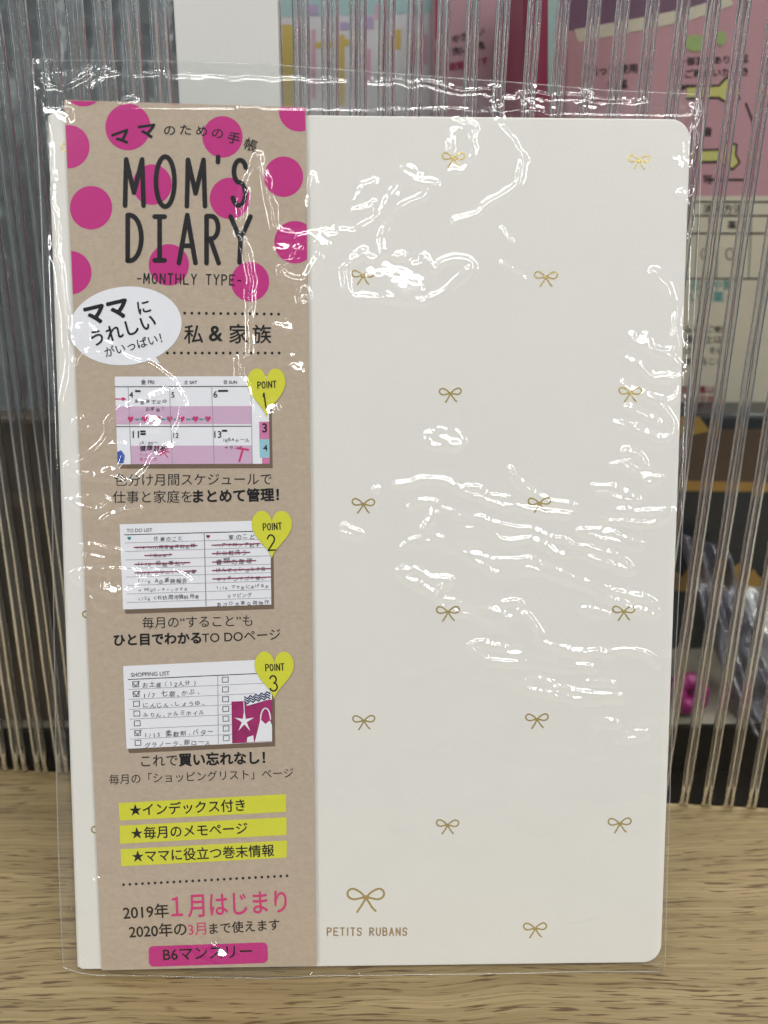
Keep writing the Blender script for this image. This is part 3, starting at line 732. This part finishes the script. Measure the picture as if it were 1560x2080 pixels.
# shopping page
Q3 = [(250, 1353), (552, 1339), (553, 1507), (257, 1521)]
p3, B = panel_base(Q3)
i = Ink(on_card); strokes(i, [[B(.03, .165), B(.985, .165)]], 1.6, .09); i.build('header_line', K['ink'], p3)
i = Ink(on_card)
for k in range(6): strokes(i, [[B(.03, .285 + .12 * k), B(1, .285 + .12 * k)]], .9, .10)
strokes(i, [[B(.635, .165), B(.63, .99)]], 1.2, .11); i.build('ruled_lines', K['line'], p3)
i = Ink(on_card)
def box(s, t): p = [B(s, t), B(s + .04, t), B(s + .04, t + .062), B(s, t + .062), B(s, t)]; strokes(i, [p], 1.4, .12)
for k in range(7): box(.06, .195 + .118 * k); box(.665, .19 + .118 * k)
for k in (0, 1, 5): strokes(i, [[B(.065, .215 + .118 * k), B(.08, .25 + .118 * k), B(.105, .19 + .118 * k)]], 1.6, .13)
i.build('check_boxes', K['grey'], p3)
i = Ink(on_card); qtext(i, B, 'SHOPPING LIST', .05, .135, .31, .12, .012)
for k, (s, w) in enumerate((('お土産（12人分）', .50), ('1/7 七草、かぶ、', .52), ('にんじん、しょうゆ、', .55), ('みりん、アルミホイル', .54), ('', 0), ('1/13 柔軟剤、バター', .60), ('グラノーラ、豚ロース', .58))):
    if s: jot(i, B, s, .12, .27 + .12 * k, w, .12, .006, 17)
i.build('page_text', K['grey'], p3)
i = Ink(on_card); qpoly(i, B, .725, .49, 1, .995, .14); pic = i.build('picture', mat("raspberry_print", (.33, .02, .13), .7, spec=.2, var=(350, .5)), p3)
i = Ink(on_card); cxp, cyp = B(.81, .735)
i.poly([(cxp + (r_s := (24 if k % 2 == 0 else 6)) * math.sin(k * math.pi / 5) * .85, cyp - r_s * math.cos(k * math.pi / 5)) for k in range(10)], .17)
strokes(i, [[(cxp, cyp - 20), (cxp - 1, B(.81, .50)[1])]], 1.6, .175)
i.poly([B(.88, .99), B(.90, .86), B(.92, .72), B(.955, .78), B(.985, .74), B(.999, .80), B(.999, .99)], .17); i.poly([B(.825, .99), B(.83, .93), B(.87, .91), B(.875, .99)], .17)
strokes(i, [arc(*B(.955, .72), 10, 22, 180, 360, 10)], 2.5, .175)
i.build('star_and_bag_print', K['paper'], p3)
i = Ink(on_card); i.poly([B(.81, .44), B(.98, .37), B(.99, .48), B(.83, .55)], .18); i.build('washi_tape', K['paper'], p3)
i = Ink(on_card)
for k in range(3):
    t = .455 + .03 * k
    strokes(i, [[B(.815 + .17 * j / 9, t + (.015 if j % 2 else -.015) - .055 * j / 9) for j in range(10)]], 2.6, .20)
i.build('zigzag_print', K['navy'], p3)
# heart badges
for (cx_, cy_, w, h, num) in ((541, 797, 78, 100, '1'), (552, 1085, 82, 98, '2'), (557, 1371, 80, 98, '3')):
    i = Ink(on_card); heart(i, cx_, cy_, w, h, .24); hb = i.build('heart_badge', K['yellow'], card)
    i = Ink(on_card); hand(i, 'POINT', cx_ - 17, cy_ - 8, cx_ + 20, cy_ - 10, 13, 2.1, .29, gap=.5)
    hand(i, num, cx_ - 7 if num != '1' else cx_ - 4, cy_ + 33, cx_ + 7 if num != '1' else cx_ + 3, cy_ + 32, 31, 3.0, .29); i.build('badge_text', K['ink'], hb)
# captions
i = Ink(on_card)
text(i, '色分け月間スケジュールで', 233, 985, 552, 983, .04, .002); text(i, '仕事と家庭を', 229, 1020, 390, 1019, .04, .002); text(i, 'まとめて管理！', 393, 1019, 566, 1015, .04, .035); i.build('caption_text', K['ink'], card); i = Ink(on_card)
text(i, '毎月の“すること”も', 289, 1275, 513, 1270, .04, .002); text(i, 'ひと目でわかる', 232, 1310, 408, 1305, .04, .035); text(i, 'TO DOページ', 411, 1305, 570, 1298, .04, .004); i.build('caption_text', K['ink'], card); i = Ink(on_card)
text(i, 'これで', 287, 1556, 361, 1554, .04, .004); text(i, '買い忘れなし！', 364, 1554, 538, 1549, .04, .035); text(i, '毎月の「ショッピングリスト」ページ', 222, 1592, 596, 1578, .04, .002)
i.build('caption_text', K['ink'], card)
# yellow bars
for Q, s, a, b in (([(241, 1631), (581, 1613), (581, 1649), (243, 1667)], '★インデックス付き', (264, 1656), (498, 1645)),
                   ([(243, 1677), (582, 1660), (582, 1696), (244, 1714)], '★毎月のメモページ', (267, 1703), (503, 1692)),
                   ([(245, 1725), (583, 1707), (582, 1742), (246, 1760)], '★ママに役立つ巻末情報', (269, 1750), (557, 1737))):
    i = Ink(on_card); i.poly(Q, .04); yb_ = i.build('yellow_bar', K['yellow'], card)
    i = Ink(on_card); text(i, s, *a, *b, .08, .014); i.build('bar_text', K['ink'], yb_)
# dates
i = Ink(on_card); text(i, '2019年', 251, 1866, 343, 1861, .04, .016); text(i, '2020年の', 263, 1904, 379, 1898, .04, .016); text(i, 'まで使えます', 426, 1896, 568, 1887, .04, .014)
i.build('date_text', K['ink'], card)
i = Ink(on_card); text(i, '１月はじまり', 349, 1861, 583, 1850, .04, .014, h=52); text(i, '3月', 383, 1899, 419, 1896, .04, .004); i.build('pink_date_text', K['pinkink'], card)
a_ = math.atan2(-8, 240); pl = rrect(-121, -21, 121, 21, (10,) * 4, 6)
i = Ink(on_card); i.poly([(423 + x * math.cos(a_) - y * math.sin(a_), 1939 + x * math.sin(a_) + y * math.cos(a_)) for x, y in pl], .04); pil = i.build('magenta_pill', K['magenta'], card)
i = Ink(on_card); text(i, 'B6マンスリー', 332, 1950, 512, 1943, .08, .016, h=30); i.build('pill_text', K['ink'], pil)

# ------------------------------------------------------------------ the clear sleeve
sleeve = empty('plastic_sleeve', 'creased clear plastic sleeve with shiny wrinkles holding the cream diary and paper band', 'plastic sleeve', DM)
def T(ox, oy, s, *pts): return [(ox + s * x, oy + s * y) for x, y in pts]
R1 = lambda *p: T(560, 100, .641, *p)
R2 = lambda *p: T(560, 680, .641, *p)
R3 = lambda *p: T(560, 1280, .641, *p)
L1 = lambda *p: T(0, 80, .4487, *p)
L2 = lambda *p: T(60, 560, .4103, *p)
L3 = lambda *p: T(100, 1020, .3846, *p)
L5 = lambda *p: T(80, 1580, .3974, *p)
CREASES = [  # (line, height mm, half width mm)
 (R1((30,590),(60,600),(110,600),(150,600),(200,580),(240,585),(270,570),(320,540),(350,500),(375,455),(395,410),(425,380),(445,415),(500,428),(470,465),(420,495),(370,545),(340,590),(340,620),(350,655),(375,680)), 1.0, 1),
 (R1((250,660),(225,700),(220,760),(245,795),(300,790),(400,798),(500,790),(560,755),(620,690),(600,672),(540,672),(510,695),(470,665),(430,680),(400,660),(370,670),(320,690),(280,650),(250,665)), 1.0, 1),
 (R1((150,610),(140,660),(115,690),(90,735),(40,730),(25,700),(60,670),(70,640),(40,620),(30,590)), 1.1, 1),
 (R1((95,750),(78,785),(92,820),(105,785),(95,750)), .8, .8), (R1((118,405),(107,460),(118,505),(130,460),(118,405)), .8, .8),
 (R1((255,475),(285,435),(315,430)), .8, .8), (R1((250,515),(285,515),(315,485)), .8, .8),
 (R1((575,235),(600,240),(625,245),(620,275),(632,320),(620,360),(595,385),(565,382)), .9, .8), (R1((575,250),(550,290),(548,320)), .9, .8),
 (R1((705,150),(690,185),(710,215),(700,245),(730,275),(765,325),(782,380),(745,445),(660,500),(640,525),(570,547)), 1.0, .9),
 (R1((305,85),(400,88),(500,100),(600,120),(750,125),(900,140),(1060,150),(1180,150)), .8, .6), (R1((320,198),(450,193),(560,193),(680,203),(760,195),(830,203),(890,212)), .7, .5),
 (R1((1340,225),(1325,290),(1318,370),(1325,440),(1315,470),(1285,455)), 1.2, .8), (R1((1320,480),(1318,540),(1310,600)), 1.1, .8),
 (R1((1190,710),(1230,750),(1260,830),(1275,936)), 1.1, .9), (R1((715,575),(740,600)), .7, .7), (R1((720,680),(780,725)), .7, .7),
 (R2((385,475),(440,465),(500,463),(550,472),(590,490),(640,515),(700,535),(760,545),(820,555),(870,568),(920,570)), 1.0, .9), (R2((600,480),(640,485),(665,505),(725,510)), .8, .7),
 (R2((425,540),(460,528),(500,530),(540,550),(580,572),(640,580),(700,595),(760,610),(820,618),(870,640),(920,660),(980,675),(1040,690),(1100,715),(1125,745),(1080,738),(1020,715),(960,700),(900,690),(860,668),(800,650),(740,655),(680,638),(620,620),(580,625),(590,655),(620,680),(680,705),(740,712),(800,716),(860,738),(920,765),(980,785),(1040,800),(1070,815),(1150,830),(1190,850),(1200,885),(1150,870),(1080,850),(1040,825),(960,790),(880,765),(800,745),(740,757),(680,745),(630,720),(580,685),(530,668),(470,658),(400,672)), .9, .8),
 (R2((510,545),(490,590),(465,610),(465,640),(440,655)), 1.0, .9), (R2((395,740),(420,730),(460,755),(500,770),(545,770),(525,800),(515,830),(480,805),(430,780),(400,755),(395,740)), 1.0, .9),
 (R2((515,830),(560,840),(600,855),(680,855),(770,850),(765,885),(720,900),(640,890),(580,878),(530,850)), .9, .8), (R2((770,885),(800,890),(840,936)) + R3((850,45),(930,62),(1020,72),(1100,65),(1165,70),(1205,100)), 1.0, .8),
 (R2((480,320),(530,305),(570,310),(592,345),(550,355),(490,350),(480,320)), .9, .8), (R2((220,605),(240,620),(275,622),(245,640),(222,630)), .9, .8), (R2((320,490),(310,525)), .9, .8),
 (R2((740,425),(760,460),(790,490),(830,515),(870,530),(935,542)), .9, .8),
 (R2((1060,412),(1110,400),(1135,380),(1100,370),(1140,375),(1165,400),(1180,440),(1210,455),(1180,465),(1140,445),(1115,420),(1070,415)), .9, .7),
 (R2((1130,0),(1150,25),(1190,45),(1240,50),(1260,30),(1260,0)), 1.1, .9), (R2((1150,20),(1200,58),(1250,70),(1278,100)), .9, .8), (R2((1115,85),(1150,110),(1190,135),(1270,140)), 1.0, .8),
 (R2((1090,155),(1130,180),(1200,200),(1250,205),(1285,160),(1285,135)), .9, .8), (R2((1150,190),(1210,215),(1245,250),(1255,290),(1235,325),(1190,320),(1130,295),(1070,282)), .9, .8), (R2((1105,235),(1200,275)), .9, .8),
 (R2((1005,480),(1080,490),(1140,518),(1100,522),(1020,500)), .8, .7), (R2((1050,555),(1120,560),(1215,558)), .9, .8), (R2((1030,582),(1100,590),(1180,602),(1230,585),(1252,560)), .9, .8),
 (R2((960,618),(1020,618),(1090,640),(1150,670),(1060,655),(990,632),(960,618)), .8, .7), (R2((965,870),(1010,870),(1048,885),(1000,885),(965,870)), .8, .7),
 (R3((615,50),(650,38),(720,60),(800,75),(900,98),(1005,118),(900,115),(780,105),(690,95),(640,75),(615,50)), .9, .8),
 (R3((765,175),(800,158),(860,165),(930,185),(1000,200),(1090,210),(1000,220),(900,210),(820,195),(765,175)), .9, .8), (R3((845,180),(900,178),(960,195),(1050,208),(960,212),(890,195)), .7, .6),
 (R3((980,165),(1020,163),(1070,170)), .8, .7), (R3((1015,290),(1045,283),(1080,292),(1045,297),(1015,290)), .8, .6), (R3((1085,340),(1120,320),(1170,320),(1150,340),(1085,345)), .8, .7),
 (L1((1168,540),(1150,590),(1130,660),(1100,760),(1080,860),(1090,910),(1120,950),(1135,1050),(1135,1203)) + L2((1100,100),(1090,200),(1095,300),(1085,390),(1050,420),(1040,500),(1070,560),(1100,640),(1130,710)), 1.2, .9),
 (L1((1170,540),(1200,640),(1230,760),(1240,840),(1260,885),(1310,890)), 1.2, .9),
 (L1((205,300),(230,520),(250,800),(275,1000),(295,1203)) + L2((180,150),(200,300),(210,450),(195,550),(180,620)), 1.2, .9),
 (L2((205,285),(260,270),(310,270),(350,320),(400,350),(460,390),(540,430),(600,450),(660,480),(700,520),(730,560),(760,600),(765,660),(740,740),(720,800),(680,870),(620,920),(580,970),(490,1020),(430,1000),(300,990),(220,975),(205,940),(250,920),(310,880),(370,820),(400,750),(450,690),(530,650),(620,610),(720,570)), 1.0, .9),
 (L2((205,480),(250,450),(260,410),(310,385),(400,385),(470,410),(540,425)), .9, .8), (L2((215,940),(280,900),(340,860),(400,840),(450,840),(480,880),(460,940),(400,970),(300,990)), .9, .8),
 (L2((230,725),(270,705),(310,720),(335,745),(270,750),(230,725)), .8, .7), (L2((205,1110),(260,1095),(380,1105),(385,1130),(330,1160),(250,1145),(205,1110)), .9, .8),
 (L3((135,375),(250,360),(400,362),(560,365),(680,380),(735,410)), .9, .8), (L3((135,375),(180,430),(280,460),(400,475),(480,450),(620,425),(560,405),(440,385)), .9, .8),
 (L3((285,100),(340,60),(400,40),(485,35)), .8, .7), (L3((230,505),(260,545),(290,555)), .8, .7), (L1((1085,305),(1120,308),(1165,303)), .9, .7),
 (L5((570,810),(700,850),(830,900),(950,970),(1020,1010)), .8, .7), (L5((280,520),(360,508)), .8, .7), (L5((160,670),(220,700)), .8, .7),
 (L1((135,130),(250,130),(400,128),(600,132),(820,138),(1270,155),(1560,165)), .45, .5), (L1((220,285),(270,220),(340,150),(380,110)), 1.0, .8), (L1((300,200),(380,150),(460,105)), .9, .7), (L1((140,140),(190,180),(250,240)), 1.0, .8),
 (L1((400,190),(450,150),(520,130)), .8, .7), (L1((560,270),(600,262)), .8, .7), (L3((190,235),(280,240),(380,262)), .7, .6), (L3((200,285),(240,298),(285,300)), .7, .6),
 (R1((1290,455),(1305,490),(1318,520)), 1.0, .7), (R1((1345,160),(1350,230),(1335,330)), 1.0, .7),
]
ROUGH = [  # crushed spots (pixel, radius mm, amplitude mm)
 (R1((430,730))[0], 6.5, .30), (R1((150,600))[0], 5, .28), (R1((715,140))[0], 3.4, .34), (R1((740,175))[0], 3, .34), (R1((340,690))[0], 4, .26), (R2((535,330))[0], 4, .2), (R1((40,625))[0], 3, .26),
 (L1((220,260))[0], 4.5, .36), (L3((310,435))[0], 3, .25), (L2((1270,240))[0], 3, .2), (L2((1330,430))[0], 3, .2), (L2((1200,680))[0], 3, .24), (L2((620,720))[0], 3.4, .2), (L2((700,850))[0], 3.4, .22),
 (L5((940,890))[0], 4.5, .28), (L5((200,965))[0], 3, .3), (R2((490,550))[0], 2.5, .15), (R2((700,700))[0], 3, .12), (R2((720,875))[0], 3, .14), (R2((1150,20))[0], 3, .25), (R1((1140,905))[0], 2.4, .2),
 (R1((1000,145))[0], 4, .22), (R1((1320,330))[0], 3.5, .3), (R1((1335,200))[0], 3, .25), (R3((1010,350))[0], 2, .15), (L1((150,110))[0], 3, .26), (L1((420,110))[0], 4, .2), (R1((830,150))[0], 4, .2), (R2((1200,870))[0], 2, .2), (R1((600,235))[0], 2.2, .2)]

SLACK = [(R1((400,725))[0], 5.5, 1), (R1((330,705))[0], 3, 1), (R1((150,600))[0], 2.4, 1), (R1((35,625))[0], 2.4, 1), (R1((715,132))[0], 2.2, 1), (R1((745,170))[0], 2.0, 1),
 (R2((545,325))[0], 2.6, 1), (L2((1270,240))[0], 1.5, 1), (L2((1335,440))[0], 1.5, 1), (L2((1195,680))[0], 2.2, 1), (L1((250,330))[0], 2.6, 1), (L1((215,265))[0], 2.2, 1),
 (L5((930,880))[0], 2.6, 1), (L3((320,440))[0], 2.0, 1), (L2((640,715))[0], 2.2, 1), (L2((705,850))[0], 2.0, 1), (R2((1150,15))[0], 2.0, 1), (R2((620,690))[0], 1.6, 1), (R2((700,875))[0], 1.6, 1), (R2((1180,445))[0], 1.3, 1),
 (R1((430,400))[0], 1.8, 1), (R2((500,625))[0], 1.6, 1), (R2((420,745))[0], 1.6, 1), (R1((1320,900))[0], 1.6, 1), (R2((1040,632))[0], 1.2, 1), (R3((760,75))[0], 1.6, 1), (R3((880,185))[0], 1.4, 1)]
def value_noise(U, V, cell, seed):
    r = np.random.default_rng(seed); g = r.uniform(-1, 1, (300, 300))
    x = (U / cell) % 290; y = (V / cell) % 290; xi = np.floor(x).astype(int); yi = np.floor(y).astype(int)
    fx = x - xi; fy = y - yi; fx = fx * fx * fx * (fx * (fx * 6 - 15) + 10); fy = fy * fy * fy * (fy * (fy * 6 - 15) + 10)
    return (g[yi, xi] * (1 - fx) + g[yi, xi + 1] * fx) * (1 - fy) + (g[yi + 1, xi] * (1 - fx) + g[yi + 1, xi + 1] * fx) * fy

EDGE_L = [(60, 113), (62, 128), (76, 215), (88, 420), (98, 700), (108, 1000), (114, 1470), (121, 1750), (129, 1964)]
EDGE_R = [(1424, 188), (1425, 250), (1419, 415), (1411, 560), (1401, 733), (1384, 1010), (1370, 1280), (1356, 1620), (1345, 1969)]
EDGE_T = [(60, 113), (150, 111), (370, 115), (560, 123), (750, 138), (1000, 158), (1230, 178), (1424, 188)]
EDGE_B = [(129, 1964), (205, 1976), (320, 1978), (450, 1983), (525, 1984), (600, 1978), (640, 1974), (1000, 1972), (1345, 1969)]
def curve(pts, n, n0=1.0):
    P = np.array([on_diary(x, y, n0) for x, y in pts]); d = np.r_[0, np.cumsum(np.hypot(*np.diff(P, axis=0).T))]
    t = np.linspace(0, d[-1], n); return np.stack([np.interp(t, d, P[:, 0]), np.interp(t, d, P[:, 1])], 1)
def coons(nx, ny):
    l, r, t, b = curve(EDGE_L, ny), curve(EDGE_R, ny), curve(EDGE_T, nx), curve(EDGE_B, nx)
    s = np.linspace(0, 1, nx)[None, :, None]; q = np.linspace(0, 1, ny)[:, None, None]
    G = (1 - s) * l[:, None] + s * r[:, None] + (1 - q) * t[None] + q * b[None]
    G -= (1 - s) * (1 - q) * t[0] + s * (1 - q) * t[-1] + (1 - s) * q * b[0] + s * q * b[-1]
    return G[..., 0], G[..., 1]
def grid_obj(name, U, V, Nn, m, parent):
    ny, nx = U.shape
    zw = V * cL + Nn * sL + LIFT                                     # height over the shelf
    Nn = np.where(zw < .12, Nn + (.12 - zw) / sL, Nn)
    co = np.stack([U, -Nn, V], -1).reshape(-1, 3) * MM
    idx = np.arange(nx * ny).reshape(ny, nx)
    q = np.stack([idx[:-1, :-1], idx[1:, :-1], idx[1:, 1:], idx[:-1, 1:]], -1).reshape(-1, 4)
    me = bpy.data.meshes.new(name); me.vertices.add(len(co)); me.vertices.foreach_set("co", co.astype(np.float32).ravel())
    me.loops.add(q.size); me.loops.foreach_set("vertex_index", q.ravel().astype(np.int32))
    me.polygons.add(len(q)); me.polygons.foreach_set("loop_start", np.arange(0, q.size, 4, dtype=np.int32))
    me.polygons.foreach_set("use_smooth", np.ones(len(q), bool)); me.update(calc_edges=True); me.validate(); me.materials.append(m)
    o = bpy.data.objects.new(name, me); COL.objects.link(o); o.parent = parent
    return o, Nn
def outside(U, V): return np.hypot(np.maximum(np.abs(U) - W2, 0), np.maximum(np.maximum(V - HH, -V), 0))
nx, ny = 540, 760
U, V = coons(nx, ny)
F_N0 = 1.8
warpU = U + .45 * value_noise(U, V, 2.6, 1) + .05 * value_noise(U, V, .9, 2); warpV = V + .45 * value_noise(U, V, 2.6, 3) + .05 * value_noise(U, V, .9, 4)
ht = np.zeros_like(U)
for line, hgt, sig in CREASES:
    hgt *= .52; sig *= .66
    pts = np.array([on_diary(x, y, F_N0) for x, y in smooth_line(line, 3)])
    lo, hi = pts.min(0) - 4 * sig, pts.max(0) + 4 * sig
    msk = (U > lo[0]) & (U < hi[0]) & (V > lo[1]) & (V < hi[1])
    if not msk.any(): continue
    wu, wv = warpU[msk], warpV[msk]; d2 = np.full(wu.shape, 1e9)
    for p, q in zip(pts, pts[1:]):
        e_ = q - p; L2_ = e_ @ e_ + 1e-9; t = np.clip(((wu - p[0]) * e_[0] + (wv - p[1]) * e_[1]) / L2_, 0, 1)
        d2 = np.minimum(d2, (wu - p[0] - t * e_[0]) ** 2 + (wv - p[1] - t * e_[1]) ** 2)
    am = 1 + .45 * value_noise(wu, wv, 5, 9)
    ht[msk] = np.maximum(ht[msk], hgt * am * np.exp(-d2 / (2 * sig * sig)))
for (x, y), r, a in ROUGH:
    u0, v0 = on_diary(x, y, F_N0); w = np.exp(-((U - u0) ** 2 + (V - v0) ** 2) / (2 * (r * .55) ** 2))
    ht += a * w * (value_noise(warpU, warpV, 1.3, 31) + .5 * value_noise(warpU, warpV, .7, 32))
right = 1 / (1 + np.exp(-(U - 5) / 10)) / (1 + np.exp((V - 120) / 12)) / (1 + np.exp(-(V - 45) / 10))
base = .5 * value_noise(U + 200, V, 32, 11) + .16 * value_noise(U + 200, V, 13, 12) + .05 * value_noise(U * .6 + V * .5, V - U * .25, 5, 13) * (1 + 3.5 * right) + .22 * right * value_noise(U * .35 + V * .12 + 100, V + U * .25, 7, 14)
NF = F_N0 + .35 + base * .8 + ht
LAMP = np.array([200., -1550., 2300.])              # the nearest ceiling row, mm
for (x, y), r, am in SLACK:                         # slack facets that tip the film up towards the ceiling
    u0, v0 = on_diary(x, y, F_N0); pw = DW @ np.array([u0, v0, 0.])
    a_, b_ = CAM - pw, LAMP - pw; hv = DW.T @ (a_ / np.linalg.norm(a_) + b_ / np.linalg.norm(b_))
    gu, gv = -hv[0] / hv[2], -hv[1] / hv[2]
    rr = np.hypot(U - u0 + 1.3 * value_noise(U, V, 3, 51), (V - v0 + 1.3 * value_noise(U, V, 3, 52)) * 1.3) / r
    w = 1 / (1 + np.exp(np.clip((rr - 1) * 8, -40, 40))); c0 = (NF * w).sum() / w.sum()
    fac = c0 + gu * (U - u0) + gv * (V - v0) + .032 * value_noise(U, V, 1.3, 61) + .014 * value_noise(U, V, .6, 62)
    NF = NF * (1 - w) + w * fac
o_ = outside(U, V)
NF = NF - np.minimum(o_ * .35, 4.5) * (U > -W2) - np.minimum(o_ * .25, 4) * (U <= -W2)
NF = np.where(o_ < .01, np.maximum(NF, 1.35), NF)
ff, NFc = grid_obj('front_film', U, V, NF, K['film'], sleeve)
Ub, Vb = coons(90, 120)
ob = outside(Ub, Vb); NB = -TH - .8 - .4 * value_noise(Ub + 200, Vb, 18, 41) - .2 * value_noise(Ub + 200, Vb, 6, 42) + np.minimum(ob * .35, 4.0)
grid_obj('back_film', Ub, Vb, NB, K['backfilm'], sleeve)
# welded rim and the fold line of the flap
def tube(name, P, r, m, parent):
    P = [Vector(p) for p in P]; vs, fs = [], []; n_ = 6
    for k, p in enumerate(P):
        t = (P[min(k + 1, len(P) - 1)] - P[max(k - 1, 0)]).normalized(); a = t.cross(Vector((0, 1, .1))).normalized(); b = t.cross(a)
        vs += [p + (a * math.cos(2 * math.pi * j / n_) + b * math.sin(2 * math.pi * j / n_)) * r for j in range(n_)]
        if k:
            for j in range(n_): x = (k - 1) * n_ + j; y = (k - 1) * n_ + (j + 1) % n_; fs.append([x, y, y + n_, x + n_])
    return mesh_obj(name, vs, fs, m, parent, smooth=True)
rim = lambda sl: [(U[j, i_] * MM, -NFc[j, i_] * MM - .0001, V[j, i_] * MM) for j, i_ in sl]
tube('side_seam', rim([(j, 0) for j in range(0, ny, 4)]), .00012, K['seam'], sleeve)
tube('side_seam', rim([(j, nx - 1) for j in range(0, ny, 4)]), .0001, K['seam'], sleeve)
tube('top_seam', rim([(0, j) for j in range(0, nx, 4)]), .0001, K['seam'], sleeve)
tube('bottom_seam', rim([(ny - 1, j) for j in range(0, nx, 4)]), .0001, K['seam'], sleeve)
